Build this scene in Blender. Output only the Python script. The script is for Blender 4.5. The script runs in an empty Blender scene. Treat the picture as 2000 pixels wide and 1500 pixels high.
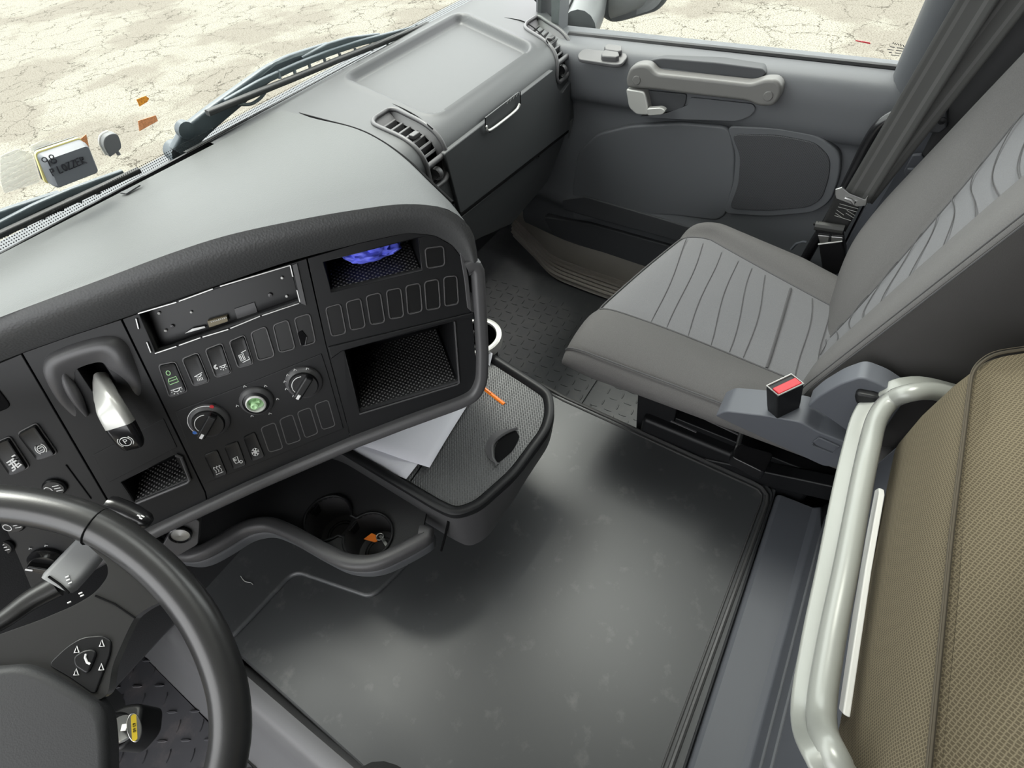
import bpy, bmesh, math, random
from mathutils import Vector as V, Matrix
from mathutils.geometry import tessellate_polygon
random.seed(7)
sin, cos, pi, R_ = math.sin, math.cos, math.pi, math.radians
SC = bpy.context.scene
COL = SC.collection

# ---------------------------------------------------------------- camera, world, light, exposure
FPX = 979.861
AX = (V((0.52500368, -0.68701654, 0.50237378)), V((-0.84719052, -0.36533123, 0.38574774)), V((-0.08148225, -0.62812528, -0.77383414)))
CAM = V((0.0, 0.0, 1.2))
cd = bpy.data.cameras.new('camera'); cam = bpy.data.objects.new('camera', cd); COL.objects.link(cam)
cd.sensor_width = 36.0; cd.lens = FPX / 2000 * 36.0; cd.clip_start = 0.01; cd.clip_end = 200
cam.matrix_world = Matrix(((AX[0][0], -AX[0][1], -AX[0][2], CAM.x), (AX[1][0], -AX[1][1], -AX[1][2], CAM.y), (AX[2][0], -AX[2][1], -AX[2][2], CAM.z), (0, 0, 0, 1)))
SC.camera = cam
vs = SC.view_settings
vs.view_transform = 'Standard'; vs.look = 'None'; vs.gamma = 1.0; vs.use_curve_mapping = False
vs.exposure = 2.35
W = bpy.data.worlds.new('overcast_sky'); SC.world = W; W.use_nodes = True
wn = W.node_tree.nodes; wl = W.node_tree.links
tc = wn.new('ShaderNodeTexCoord'); sx = wn.new('ShaderNodeSeparateXYZ'); cr = wn.new('ShaderNodeValToRGB')
wl.new(tc.outputs['Generated'], sx.inputs[0]); wl.new(sx.outputs['Z'], cr.inputs[0])
cr.color_ramp.elements[0].position = 0.0; cr.color_ramp.elements[0].color = (0.80, 0.82, 0.84, 1)
cr.color_ramp.elements[1].position = 0.8; cr.color_ramp.elements[1].color = (1.0, 1.0, 1.0, 1)
wl.new(cr.outputs[0], wn['Background'].inputs[0]); wn['Background'].inputs[1].default_value = 1.0
sd = bpy.data.lights.new('hazy_sun', 'SUN'); sun = bpy.data.objects.new('hazy_sun', sd); COL.objects.link(sun)
sd.energy = 1.2; sd.angle = R_(25); sd.color = (1.0, 0.97, 0.92)
sun.rotation_euler = (R_(-20), R_(14), 0); sun.location = (0, 0, 6)

# ---------------------------------------------------------------- pixel -> point on a real plane of the cab
def ray(px, py):
    d = V((px - 1000, py - 750, FPX)); return V((AX[0].dot(d), AX[1].dot(d), AX[2].dot(d)))
def on(px, py, ax, val):
    d = ray(px, py); return CAM + d * ((val - CAM[ax]) / d[ax])
def PX(px, py, x): return on(px, py, 0, x)
def PY(px, py, y): return on(px, py, 1, y)
def PZ(px, py, z): return on(px, py, 2, z)
def PP(px, py, p0, n):
    d = ray(px, py); return CAM + d * ((p0 - CAM).dot(n) / d.dot(n))

# ---------------------------------------------------------------- geometry: (verts, faces) pairs
def J(*gs):
    vv, ff = [], []
    for g in gs:
        o = len(vv); vv += list(g[0]); ff += [tuple(i + o for i in f) for f in g[1]]
    return vv, ff
def box(c, s, ax=None):
    c = V(c); a = ax or (V((1, 0, 0)), V((0, 1, 0)), V((0, 0, 1)))
    vv = [c + a[0] * (s[0] / 2 * i) + a[1] * (s[1] / 2 * j) + a[2] * (s[2] / 2 * k) for i in (-1, 1) for j in (-1, 1) for k in (-1, 1)]
    return vv, [(0, 1, 3, 2), (4, 6, 7, 5), (0, 4, 5, 1), (2, 3, 7, 6), (0, 2, 6, 4), (1, 5, 7, 3)]
def bar(a, b, w, h, up=V((0, 0, 1))):
    a, b = V(a), V(b); x = (b - a); L = x.length; x.normalize(); y = up.cross(x).normalized(); z = x.cross(y)
    return box((a + b) / 2, (L, w, h), (x, y, z))
def prism(poly, vec):
    n = len(poly); vec = V(vec)
    vv = [V(p) for p in poly] + [V(p) + vec for p in poly]
    return vv, [tuple(range(n))[::-1], tuple(range(n, 2 * n))] + [(i, (i + 1) % n, n + (i + 1) % n, n + i) for i in range(n)]
def loft(loops, closed=True, cap=True):
    n = len(loops[0]); vv = [V(p) for l in loops for p in l]; ff = []
    m = n if closed else n - 1
    for k in range(len(loops) - 1):
        for i in range(m):
            ff.append((k * n + i, k * n + (i + 1) % n, (k + 1) * n + (i + 1) % n, (k + 1) * n + i))
    if cap and closed:
        ff.append(tuple(range(n))[::-1]); ff.append(tuple(range((len(loops) - 1) * n, len(loops) * n)))
    return vv, ff
def grid(rows): return loft(rows, closed=False)
def frames(path, closed=False, up=None):
    P = [V(p) for p in path]; n = len(P); out = []; prev = None
    for i in range(n):
        t = (P[(i + 1) % n] - P[i - 1]) if closed else (P[min(i + 1, n - 1)] - P[max(i - 1, 0)])
        t.normalize()
        if up is not None:
            s = t.cross(up)
            if s.length < 1e-6: s = t.orthogonal()
            s.normalize(); nn = s.cross(t)
        else:
            nn = t.orthogonal() if prev is None else prev - t * prev.dot(t)
            nn.normalize(); s = t.cross(nn); prev = nn
        out.append((P[i], s, nn))
    return out
def sweep(path, prof, closed=False, up=None, cap=True, scale=None):
    fr = frames(path, closed, up); n = len(prof)
    loops = [[p + s * (a * (scale[i] if scale else 1)) + nn * (b * (scale[i] if scale else 1)) for a, b in prof] for i, (p, s, nn) in enumerate(fr)]
    if closed: loops.append(loops[0])
    g = loft(loops, True, cap and not closed)
    return g
def circ(r, n=12, ry=None): return [(r * cos(2 * pi * i / n), (ry or r) * sin(2 * pi * i / n)) for i in range(n)]
def tube(path, r, n=10, closed=False, up=None, ry=None, scale=None): return sweep(path, circ(r, n, ry), closed, up, True, scale)
def rrprof(w, h, r, n=4):
    out = []
    for cx, cy, a0 in ((w / 2 - r, h / 2 - r, 0), (-w / 2 + r, h / 2 - r, 90), (-w / 2 + r, -h / 2 + r, 180), (w / 2 - r, -h / 2 + r, 270)):
        for k in range(n + 1):
            a = R_(a0 + 90 * k / n); out.append((cx + r * cos(a), cy + r * sin(a)))
    return out
def lathe(prof, o, axis, n=28):
    o = V(o); z = V(axis).normalized(); x = z.orthogonal().normalized(); y = z.cross(x)
    loops = [[o + z * h + (x * cos(2 * pi * i / n) + y * sin(2 * pi * i / n)) * r for i in range(n)] for r, h in prof]
    return loft(loops, True, False)
def sp(pts, n=6, closed=False):
    P = [V(p) for p in pts]; out = []; N = len(P)
    for i in range(N if closed else N - 1):
        a, b, c, d = (P[(i - 1) % N], P[i], P[(i + 1) % N], P[(i + 2) % N]) if closed else (P[max(i - 1, 0)], P[i], P[i + 1], P[min(i + 2, N - 1)])
        for k in range(n):
            t = k / n
            out.append(0.5 * ((2 * b) + (c - a) * t + (2 * a - 5 * b + 4 * c - d) * t * t + (3 * b - a - 3 * c + d) * t ** 3))
    if not closed: out.append(P[-1])
    return out
def rnd(pts, r, n=4):
    """round the corners of a polygon"""
    P = [V(p) for p in pts]; out = []; N = len(P)
    for i in range(N):
        a, b, c = P[i - 1], P[i], P[(i + 1) % N]
        rr = min(r, (a - b).length * .45, (c - b).length * .45)
        s = b + (a - b).normalized() * rr; e = b + (c - b).normalized() * rr
        for k in range(n + 1):
            t = k / n; out.append(s * (1 - t) ** 2 + b * (2 * t * (1 - t)) + e * t * t)
    return out
def resample(pts, n):
    P = [V(p) for p in pts]; L = [0]
    for a, b in zip(P, P[1:]): L.append(L[-1] + (b - a).length)
    out = []; j = 0
    for k in range(n):
        s = L[-1] * k / (n - 1)
        while j < len(P) - 2 and L[j + 1] < s: j += 1
        t = (s - L[j]) / max(L[j + 1] - L[j], 1e-9); out.append(P[j].lerp(P[j + 1], min(max(t, 0), 1)))
    return out
def lerp(a, b, t): return a + (b - a) * t
def sst(a, b, x):
    t = min(max((x - a) / (b - a), 0), 1); return t * t * (3 - 2 * t)
def plate(outer, holes, fr, depth):
    """slab with holes; outer / holes are 2D, fr(u, w, d) -> point, front at d = 0"""
    loops = [outer] + holes
    tri = tessellate_polygon([[V((p[0], p[1], 0)) for p in l] for l in loops])
    flat = [p for l in loops for p in l]; n = len(flat)
    vv = [fr(p[0], p[1], 0) for p in flat] + [fr(p[0], p[1], -depth) for p in flat]
    ff = [tuple(t) for t in tri] + [tuple(i + n for i in t[::-1]) for t in tri]
    o = 0
    for l in loops:
        m = len(l); ff += [(o + i, o + (i + 1) % m, n + o + (i + 1) % m, n + o + i) for i in range(m)]; o += m
    return vv, ff
def slab(outer, fr, d0, d1):
    return loft([[fr(p[0], p[1], d0) for p in outer], [fr(p[0], p[1], d1) for p in outer]])

# ---------------------------------------------------------------- objects
def mk(name, geo, mat, parent=None, bevel=0, bseg=2, smooth=35, sub=0, solid=0, label=None, kind=None, fix=True):
    """one mesh object; geo is a (verts, faces) pair or a list of (geo, material)"""
    parts = geo if isinstance(geo, list) else [(geo, mat)]
    me = bpy.data.meshes.new(name); off = parent_loc(parent)
    vv, ff, mi, ms = [], [], [], []
    for g, m in parts:
        if m not in ms: ms.append(m)
        o = len(vv); vv += [tuple(V(p) - off) for p in g[0]]
        for f in g[1]: ff.append(tuple(i + o for i in f)); mi.append(ms.index(m))
    me.from_pydata(vv, [], ff)
    for m in ms: me.materials.append(m)
    me.polygons.foreach_set('material_index', mi)
    if fix:
        bm = bmesh.new(); bm.from_mesh(me); bmesh.ops.recalc_face_normals(bm, faces=bm.faces); bm.to_mesh(me); bm.free()
    me.update()
    if smooth:
        me.shade_smooth(); me.set_sharp_from_angle(angle=R_(smooth))
    o = bpy.data.objects.new(name, me); COL.objects.link(o)
    if parent: o.parent = parent
    if bevel:
        b = o.modifiers.new('bevel', 'BEVEL'); b.width = bevel; b.segments = bseg; b.limit_method = 'ANGLE'; b.angle_limit = R_(40); b.harden_normals = True
    if solid:
        s = o.modifiers.new('solid', 'SOLIDIFY'); s.thickness = solid; s.offset = -1
    if sub:
        s = o.modifiers.new('sub', 'SUBSURF'); s.levels = sub; s.render_levels = sub
    if label: o['label'] = label
    if kind: o['kind'] = kind
    return o
def parent_loc(p):
    v = V((0, 0, 0))
    while p is not None: v += p.location; p = p.parent
    return v
def thing(name, loc, label, cat, group=None, kind=None):
    o = bpy.data.objects.new(name, None); COL.objects.link(o); o.location = loc; o.empty_display_size = .02
    o['label'] = label; o['category'] = cat
    if group: o['group'] = group
    if kind: o['kind'] = kind
    return o
def tag(o, label, cat, group=None, kind=None):
    o['label'] = label; o['category'] = cat
    if group: o['group'] = group
    if kind: o['kind'] = kind
    return o
def copy_tree(o, parent=None):
    c = o.copy(); COL.objects.link(c)
    if parent: c.parent = parent
    for ch in list(o.children): copy_tree(ch, c)
    return c
def writing(name, body, size, o, ux, uy, mat, parent, ext=.0003, align='CENTER'):
    cu = bpy.data.curves.new(name, 'FONT'); cu.body = body; cu.size = size; cu.extrude = ext; cu.align_x = align; cu.align_y = 'CENTER'; cu.resolution_u = 3
    t = bpy.data.objects.new(name, cu); COL.objects.link(t)
    me = bpy.data.meshes.new_from_object(t.evaluated_get(bpy.context.evaluated_depsgraph_get()))
    bpy.data.objects.remove(t)
    ux = V(ux).normalized(); uy = (V(uy) - ux * V(uy).dot(ux)).normalized(); n = ux.cross(uy); off = parent_loc(parent)
    for v in me.vertices: v.co = V(o) + ux * v.co.x + uy * v.co.y + n * v.co.z - off
    me.materials.clear(); me.materials.append(mat)
    r = bpy.data.objects.new(name, me); COL.objects.link(r); r.parent = parent
    return r

# ---------------------------------------------------------------- materials
def mat(name, col, rough=.5, metal=0, spec=.5, grain=None, mottle=None, coat=0, emit=None):
    """grain = (scale, strength, distance, kind); mottle = (scale, colour2, lo, hi)"""
    m = bpy.data.materials.new(name); m.use_nodes = True; nt = m.node_tree; N = nt.nodes; L = nt.links
    b = N['Principled BSDF']; b.inputs['Base Color'].default_value = (*col, 1); b.inputs['Roughness'].default_value = rough
    b.inputs['Metallic'].default_value = metal; b.inputs['Specular IOR Level'].default_value = spec
    if coat: b.inputs['Coat Weight'].default_value = coat; b.inputs['Coat Roughness'].default_value = .1
    tcn = N.new('ShaderNodeTexCoord')
    if grain:
        sc, st, di, kd = grain
        if kd == 'v':
            t = N.new('ShaderNodeTexVoronoi'); t.feature = 'SMOOTH_F1'; o = t.outputs['Distance']
        else:
            t = N.new('ShaderNodeTexNoise'); t.inputs['Detail'].default_value = 3; o = t.outputs['Fac']
        t.inputs['Scale'].default_value = sc; L.new(tcn.outputs['Object'], t.inputs['Vector'])
        bp = N.new('ShaderNodeBump'); bp.inputs['Strength'].default_value = st; bp.inputs['Distance'].default_value = di
        L.new(o, bp.inputs['Height']); L.new(bp.outputs[0], b.inputs['Normal'])
    if mottle:
        sc, c2, lo, hi = mottle
        t = N.new('ShaderNodeTexNoise'); t.inputs['Scale'].default_value = sc; t.inputs['Detail'].default_value = 5; t.inputs['Roughness'].default_value = .65
        L.new(tcn.outputs['Object'], t.inputs['Vector'])
        r = N.new('ShaderNodeMapRange'); r.inputs['From Min'].default_value = lo; r.inputs['From Max'].default_value = hi
        L.new(t.outputs['Fac'], r.inputs['Value'])
        x = N.new('ShaderNodeMix'); x.data_type = 'RGBA'; x.inputs[6].default_value = (*col, 1); x.inputs[7].default_value = (*c2, 1)
        L.new(r.outputs[0], x.inputs[0]); L.new(x.outputs[2], b.inputs['Base Color'])
    if emit: b.inputs['Emission Color'].default_value = (*emit, 1); b.inputs['Emission Strength'].default_value = .4
    return m
def hx(s):
    c = [int(s[i:i + 2], 16) / 255 for i in (0, 2, 4)]
    return tuple(x / 12.92 if x <= .04045 else ((x + .055) / 1.055) ** 2.4 for x in c)
M = {}
M['dash_top'] = mat('dash_top_plastic', (.047, .0505, .0495), .55, grain=(620, .35, .0006, 'v'))
M['dash_grey'] = mat('grey_dash_plastic', (.040, .0425, .045), .5, grain=(900, .2, .0004, 'v'))
M['door_grey'] = mat('grey_door_plastic', (.082, .086, .093), .55, grain=(900, .15, .0004, 'v'))
M['door_dark'] = mat('dark_door_plastic', (.038, .040, .044), .6, grain=(900, .15, .0004, 'v'))
M['black'] = mat('black_plastic', (.0085, .0088, .0098), .45, spec=.3, grain=(1400, .15, .0003, 'n'))
M['black_soft'] = mat('soft_black_plastic', (.018, .0185, .02), .6, grain=(800, .25, .0005, 'v'))
M['switch'] = mat('switch_black', (.006, .0062, .007), .36, spec=.4)
M['gloss'] = mat('gloss_black', (.01, .01, .011), .22)
M['gloss_rim2'] = mat('rubber_rim', (.05, .05, .05), .32)
M['gloss_rim'] = mat('highlit_rim', (.085, .083, .085), .3)  # moulded edges, lightened so the colour carries their highlight
M['bezel'] = mat('charcoal_bezel', (.066, .065, .068), .42, grain=(1200, .1, .0003, 'n'))
M['void'] = mat('dark_void', (.004, .004, .0045), .9, spec=.1)
M['rubber'] = mat('mat_rubber', (.052, .0545, .057), .36, grain=(700, .06, .0003, 'n'), mottle=(22, (.105, .106, .105), .58, .80))
M['rubber2'] = mat('floor_rubber', (.065, .068, .072), .5, mottle=(18, (.095, .097, .097), .5, .8))
M['tread'] = mat('tread_rubber', (.045, .045, .05), .42, mottle=(20, (.09, .08, .08), .55, .8))
M['leather'] = mat('wheel_leather', (.022, .022, .0225), .29, spec=.6, grain=(900, .10, .0003, 'v'))
M['white'] = mat('symbol_white', (.75, .75, .75), .6)
M['green'] = mat('symbol_green', (.35, .6, .3), .6)
M['red'] = mat('signal_red', (.42, .010, .018), .4)
M['blue'] = mat('signal_blue', hx('3a6fc0'), .4)
M['chrome'] = mat('satin_metal', (.55, .55, .54), .3, metal=1)
M['silver'] = mat('silver_handle', (.46, .46, .44), .30, metal=.3)
M['steel'] = mat('bare_steel', (.35, .35, .34), .35, metal=1)
M['paper'] = mat('white_paper', (.72, .73, .78), .8)
M['orange'] = mat('orange_plastic', (.9, .22, .02), .35)
M['amber'] = mat('amber_sticker', (.85, .36, .03), .5, mottle=(400, (.6, .2, .02), .45, .6))
M['copper'] = mat('faded_orange_sticker', (.7, .30, .13), .6, mottle=(400, (.5, .2, .08), .45, .6))
M['yellow'] = mat('yellow_plastic', (.75, .55, .04), .4)
M['blueglove'] = mat('blue_nitrile', (.15, .18, .92), .5, grain=(60, .3, .004, 'n'))
M['pale'] = mat('pale_plastic', (.62, .62, .60), .45)
M['grip'] = mat('stalk_grip', (.24, .245, .25), .35)
M['railpaint'] = mat('silver_rail_paint', (.25, .256, .236), .32, metal=.15, grain=(300, .05, .0003, 'n'))
M['beige'] = mat('beige_plastic', (.50, .47, .42), .5)
M['rib'] = mat('sill_ribs', (.42, .39, .34), .5)
M['outer'] = mat('mirror_housing', (.12, .125, .13), .5)
M['wiper'] = mat('wiper_black', (.06, .075, .09), .45)
M['mirror'] = mat('mirror_glass', (.85, .85, .83), .03, metal=1)
M['roof'] = mat('headliner', (.66, .65, .62), .9)
M['shell'] = mat('cab_shell', (.10, .105, .115), .7)
M['belt2'] = mat('belt_stripe', (.075, .075, .072), .65)
M['trimgrey'] = mat('tunnel_trim_grey', (.085, .085, .088), .45)
M['handle'] = mat('pull_handle_grey', (.125, .123, .118), .5)
M['belt'] = mat('belt_webbing', (.045, .045, .043), .65, grain=(1500, .3, .0004, 'n'))
M['tagpaper'] = mat('belt_label', (.02, .02, .02), .5)
M['sidefab'] = mat('dark_seat_fabric', (.032, .030, .029), .85, grain=(1300, .5, .0005, 'n'))
M['bolster'] = mat('grey_seat_fabric', (.084, .081, .080), .9, grain=(1600, .5, .0005, 'n'), mottle=(900, (.102, .098, .097), .4, .6))
M['panelfab'] = mat('light_grey_seat_fabric', (.134, .134, .139), .9, grain=(1600, .5, .0005, 'n'), mottle=(900, (.155, .155, .161), .4, .6))
M['seam'] = mat('seam_thread', (.075, .074, .076), .9)
M['shield'] = mat('seat_shield_plastic', (.078, .083, .096), .55, grain=(900, .12, .0003, 'v'))

def fabric_bunk():
    m = bpy.data.materials.new('woven_bunk_fabric'); m.use_nodes = True; N = m.node_tree.nodes; L = m.node_tree.links; b = N['Principled BSDF']
    b.inputs['Roughness'].default_value = .9; b.inputs['Specular IOR Level'].default_value = .2
    t = N.new('ShaderNodeTexCoord'); mp = N.new('ShaderNodeMapping'); mp.inputs['Rotation'].default_value = (0, 0, .4)
    L.new(t.outputs['UV'], mp.inputs[0])
    v = N.new('ShaderNodeTexVoronoi'); v.voronoi_dimensions = '2D'; v.feature = 'DISTANCE_TO_EDGE'; v.inputs['Scale'].default_value = 380; v.inputs['Randomness'].default_value = .25
    L.new(mp.outputs[0], v.inputs['Vector'])
    r = N.new('ShaderNodeMapRange'); r.inputs['From Min'].default_value = .03; r.inputs['From Max'].default_value = .22; L.new(v.outputs['Distance'], r.inputs['Value'])
    x = N.new('ShaderNodeMix'); x.data_type = 'RGBA'; x.inputs[6].default_value = (.128, .108, .072, 1); x.inputs[7].default_value = (.060, .049, .031, 1)
    L.new(r.outputs[0], x.inputs[0]); L.new(x.outputs[2], b.inputs['Base Color'])
    bp = N.new('ShaderNodeBump'); bp.inputs['Strength'].default_value = .3; bp.inputs['Distance'].default_value = .0006; L.new(v.outputs['Distance'], bp.inputs['Height']); L.new(bp.outputs[0], b.inputs['Normal'])
    return m
M['bunk'] = fabric_bunk()
M['cushdark'] = mat('driver_seat_cloth', (.018, .018, .018), .9, grain=(700, .5, .0006, 'v'))
M['piping'] = mat('brown_piping', (.050, .041, .027), .9)
def dotted(name, base, dot, scale, bump=.0012):
    m = bpy.data.materials.new(name); m.use_nodes = True; N = m.node_tree.nodes; L = m.node_tree.links; b = N['Principled BSDF']
    b.inputs['Roughness'].default_value = .45
    t = N.new('ShaderNodeTexCoord'); mp = N.new('ShaderNodeMapping'); mp.inputs['Rotation'].default_value = (0, 0, pi / 4); L.new(t.outputs['UV'], mp.inputs[0])
    v = N.new('ShaderNodeTexVoronoi'); v.voronoi_dimensions = '2D'; v.inputs['Scale'].default_value = scale; v.inputs['Randomness'].default_value = 0; L.new(mp.outputs[0], v.inputs['Vector'])
    r = N.new('ShaderNodeMapRange'); r.inputs['From Min'].default_value = .18; r.inputs['From Max'].default_value = .34; r.inputs['To Min'].default_value = 1; r.inputs['To Max'].default_value = 0; L.new(v.outputs['Distance'], r.inputs['Value'])
    x = N.new('ShaderNodeMix'); x.data_type = 'RGBA'; x.inputs[6].default_value = (*base, 1); x.inputs[7].default_value = (*dot, 1); L.new(r.outputs[0], x.inputs[0]); L.new(x.outputs[2], b.inputs['Base Color'])
    bp = N.new('ShaderNodeBump'); bp.inputs['Strength'].default_value = .8; bp.inputs['Distance'].default_value = bump; L.new(r.outputs[0], bp.inputs['Height']); L.new(bp.outputs[0], b.inputs['Normal'])
    return m
M['dots'] = dotted('dotted_rubber', (.008, .008, .009), (.13, .13, .13), 190)
M['speaker'] = dotted('speaker_mesh', (.050, .052, .056), (.016, .016, .018), 300, .0004)
def lid_mat():
    m = bpy.data.materials.new('studded_lid_mat'); m.use_nodes = True; N = m.node_tree.nodes; L = m.node_tree.links; b = N['Principled BSDF']
    b.inputs['Roughness'].default_value = .38; b.inputs['Base Color'].default_value = (.075, .077, .078, 1)
    t = N.new('ShaderNodeTexCoord'); mp = N.new('ShaderNodeMapping'); mp.inputs['Scale'].default_value = (1, 1, 1); L.new(t.outputs['UV'], mp.inputs[0])
    br = N.new('ShaderNodeTexBrick'); br.inputs['Scale'].default_value = 60; br.inputs['Mortar Size'].default_value = .12; br.inputs['Mortar Smooth'].default_value = .6; br.inputs['Brick Width'].default_value = .5; br.inputs['Row Height'].default_value = .25
    br.inputs['Color1'].default_value = br.inputs['Color2'].default_value = (1, 1, 1, 1); br.inputs['Mortar'].default_value = (0, 0, 0, 1); L.new(mp.outputs[0], br.inputs['Vector'])
    bp = N.new('ShaderNodeBump'); bp.inputs['Strength'].default_value = .8; bp.inputs['Distance'].default_value = .0012; L.new(br.outputs['Color'], bp.inputs['Height']); L.new(bp.outputs[0], b.inputs['Normal'])
    return m
M['lid'] = lid_mat()
def glass(name, tint=(1, 1, 1)):
    m = bpy.data.materials.new(name); m.use_nodes = True; N = m.node_tree.nodes; L = m.node_tree.links
    N.remove(N['Principled BSDF']); tr = N.new('ShaderNodeBsdfTransparent'); tr.inputs[0].default_value = (*tint, 1)
    gl = N.new('ShaderNodeBsdfGlossy'); gl.inputs['Roughness'].default_value = .02
    lw_ = N.new('ShaderNodeLayerWeight'); lw_.inputs[0].default_value = .5; pw = N.new('ShaderNodeMath'); pw.operation = 'POWER'; pw.inputs[1].default_value = 5; L.new(lw_.outputs['Facing'], pw.inputs[0]); fr = N.new('ShaderNodeMapRange'); fr.inputs['To Min'].default_value = .015; fr.inputs['To Max'].default_value = .16; L.new(pw.outputs[0], fr.inputs['Value']); mx = N.new('ShaderNodeMixShader')
    L.new(fr.outputs[0], mx.inputs[0]); L.new(tr.outputs[0], mx.inputs[1]); L.new(gl.outputs[0], mx.inputs[2]); L.new(mx.outputs[0], N['Material Output'].inputs[0])
    return m
M['glass'] = glass('clear_glass', (.95, .97, .95))
def film():
    m = bpy.data.materials.new('clear_sticker'); m.use_nodes = True; N = m.node_tree.nodes; L = m.node_tree.links; b = N['Principled BSDF']
    b.inputs['Base Color'].default_value = (.72, .72, .68, 1); b.inputs['Roughness'].default_value = .6
    tr = N.new('ShaderNodeBsdfTransparent'); mx = N.new('ShaderNodeMixShader')
    t = N.new('ShaderNodeTexCoord'); w = N.new('ShaderNodeTexWave'); w.inputs['Scale'].default_value = 45; w.inputs['Distortion'].default_value = 3; w.inputs['Detail Scale'].default_value = 2; w.bands_direction = 'Z'
    L.new(t.outputs['Object'], w.inputs['Vector']); r = N.new('ShaderNodeMapRange'); r.inputs['To Min'].default_value = .3; r.inputs['To Max'].default_value = .5; L.new(w.outputs['Fac'], r.inputs['Value'])
    L.new(r.outputs[0], mx.inputs[0]); L.new(tr.outputs[0], mx.inputs[1]); L.new(b.outputs[0], mx.inputs[2]); L.new(mx.outputs[0], N['Material Output'].inputs[0])
    return m
M['film'] = film()
def asphalt():
    m = bpy.data.materials.new('cracked_asphalt'); m.use_nodes = True; N = m.node_tree.nodes; L = m.node_tree.links; b = N['Principled BSDF']; b.inputs['Roughness'].default_value = .95; b.inputs['Specular IOR Level'].default_value = .1
    t = N.new('ShaderNodeTexCoord')
    def noise(sc, det=4, rough=.6, vec=None):
        n = N.new('ShaderNodeTexNoise'); n.inputs['Scale'].default_value = sc; n.inputs['Detail'].default_value = det; n.inputs['Roughness'].default_value = rough; L.new(vec or t.outputs['Object'], n.inputs['Vector']); return n
    def rng(o, a, b_, c=0, d=1):
        r = N.new('ShaderNodeMapRange'); r.inputs['From Min'].default_value = a; r.inputs['From Max'].default_value = b_; r.inputs['To Min'].default_value = c; r.inputs['To Max'].default_value = d; L.new(o, r.inputs['Value']); return r.outputs[0]
    def mixc(f, a, c):
        x = N.new('ShaderNodeMix'); x.data_type = 'RGBA'; L.new(f, x.inputs[0])
        for i, v in ((6, a), (7, c)):
            if isinstance(v, tuple): x.inputs[i].default_value = (*v, 1)
            else: L.new(v, x.inputs[i])
        return x.outputs[2]
    base = mixc(rng(noise(.5, 5, .55).outputs['Fac'], .47, .54), ASPH[0], ASPH[1])
    gr = rng(noise(46, 2, .8).outputs['Fac'], .50, .62)
    base = mixc(gr, base, ASPH[2])
    wob = noise(1.6, 5, .65); ad = N.new('ShaderNodeMix'); ad.data_type = 'VECTOR'; ad.inputs[0].default_value = .42; L.new(t.outputs['Object'], ad.inputs[4]); L.new(wob.outputs['Color'], ad.inputs[5])
    v = N.new('ShaderNodeTexVoronoi'); v.feature = 'DISTANCE_TO_EDGE'; v.inputs['Scale'].default_value = 2.9; L.new(ad.outputs[1], v.inputs['Vector'])
    cr_ = rng(v.outputs['Distance'], .002, .018, 1, 0)
    gate = rng(noise(1.1, 2).outputs['Fac'], .36, .5)
    mu = N.new('ShaderNodeMath'); mu.operation = 'MULTIPLY'; L.new(cr_, mu.inputs[0]); L.new(gate, mu.inputs[1])
    base = mixc(mu.outputs[0], base, ASPH[3])
    L.new(base, b.inputs['Base Color'])
    return m
ASPH = ((.185, .178, .152), (.140, .129, .110), (.078, .070, .055), (.035, .03, .023))
M['asphalt'] = asphalt()

# ================================================================ the cab shell and the ground outside
def struct(name, geo, m, parent=None, **k): return mk(name, geo, m, parent, kind='structure' if parent is None else None, **k)
struct('ground', box((0, 3, -1.62), (60, 60, .2)), M['asphalt'], smooth=0)
CX = .27                                                            # middle of the cab across
struct('floor', box((CX + .14, .05, -.02), (2.42, 2.2, .04)), M['rubber2'], smooth=0)
yz = lambda x: (lambda u, w, d: V((x - d, u, w)))                   # side walls: u = Y, w = Z, front faces the cab
xz = lambda y: (lambda u, w, d: V((u, y - d, w)))
wy = lambda z: 1.030 - (z - .79) * .20                               # the windscreen leans back
side = [(-1.05, -.3), (.56, -.3), (.56, .26), (.735, .26), (.735, .79), (.69, 2.15), (-1.05, 2.15)]
hole = [(-.07, .765), (.715, .768), (.655, 1.60), (-.16, 1.60)]
struct('wall_right', plate(side, [hole], lambda u, w, d: V((1.31 - d * -1, u, w)), -.05), M['shell'], smooth=0)
struct('wall_left', plate([(-1.05, -.3), (1.12, -.3), (1.12, .79), (.84, 2.15), (-1.05, 2.15)], [[(-.30, .05), (.92, .05), (.92, .80), (.74, 1.66), (-.30, 1.66)]], lambda u, w, d: V((-.77 + d, u, w)), .05), M['shell'], smooth=0)
struct('wall_back', box((CX, -1.07, .95), (2.14, .05, 2.5)), M['shell'], smooth=0)
struct('ceiling', [(plate([(-.98, -.25), (1.52, -.25), (1.52, .95), (-.98, .95)], [[(.45, -.08), (1.12, -.08), (1.12, .52), (.45, .52)]], lambda u, w, d: V((u, w, 2.15 - d)), .05), M['roof']), (box((CX, -.60, 1.47), (2.14, .90, .10)), M['shell']), (box((CX, -.24, 1.85), (2.14, .04, .68)), M['roof'])], None, smooth=0)  # roof opening and low unseen upper bunk added to shape light and shade
struct('wall_front', box((CX + .12, 1.10, .25), (2.40, .05, 1.05)), M['shell'], smooth=0)
zt = 1.72
struct('trim_1', [(prism([(-.77, wy(zt), zt), (1.5, wy(zt), zt), (1.5, wy(2.17), 2.17), (-.77, wy(2.17), 2.17)], (0, -.04, 0)), M['roof'])], None, smooth=0, label='roof header above the windscreen')
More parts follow.
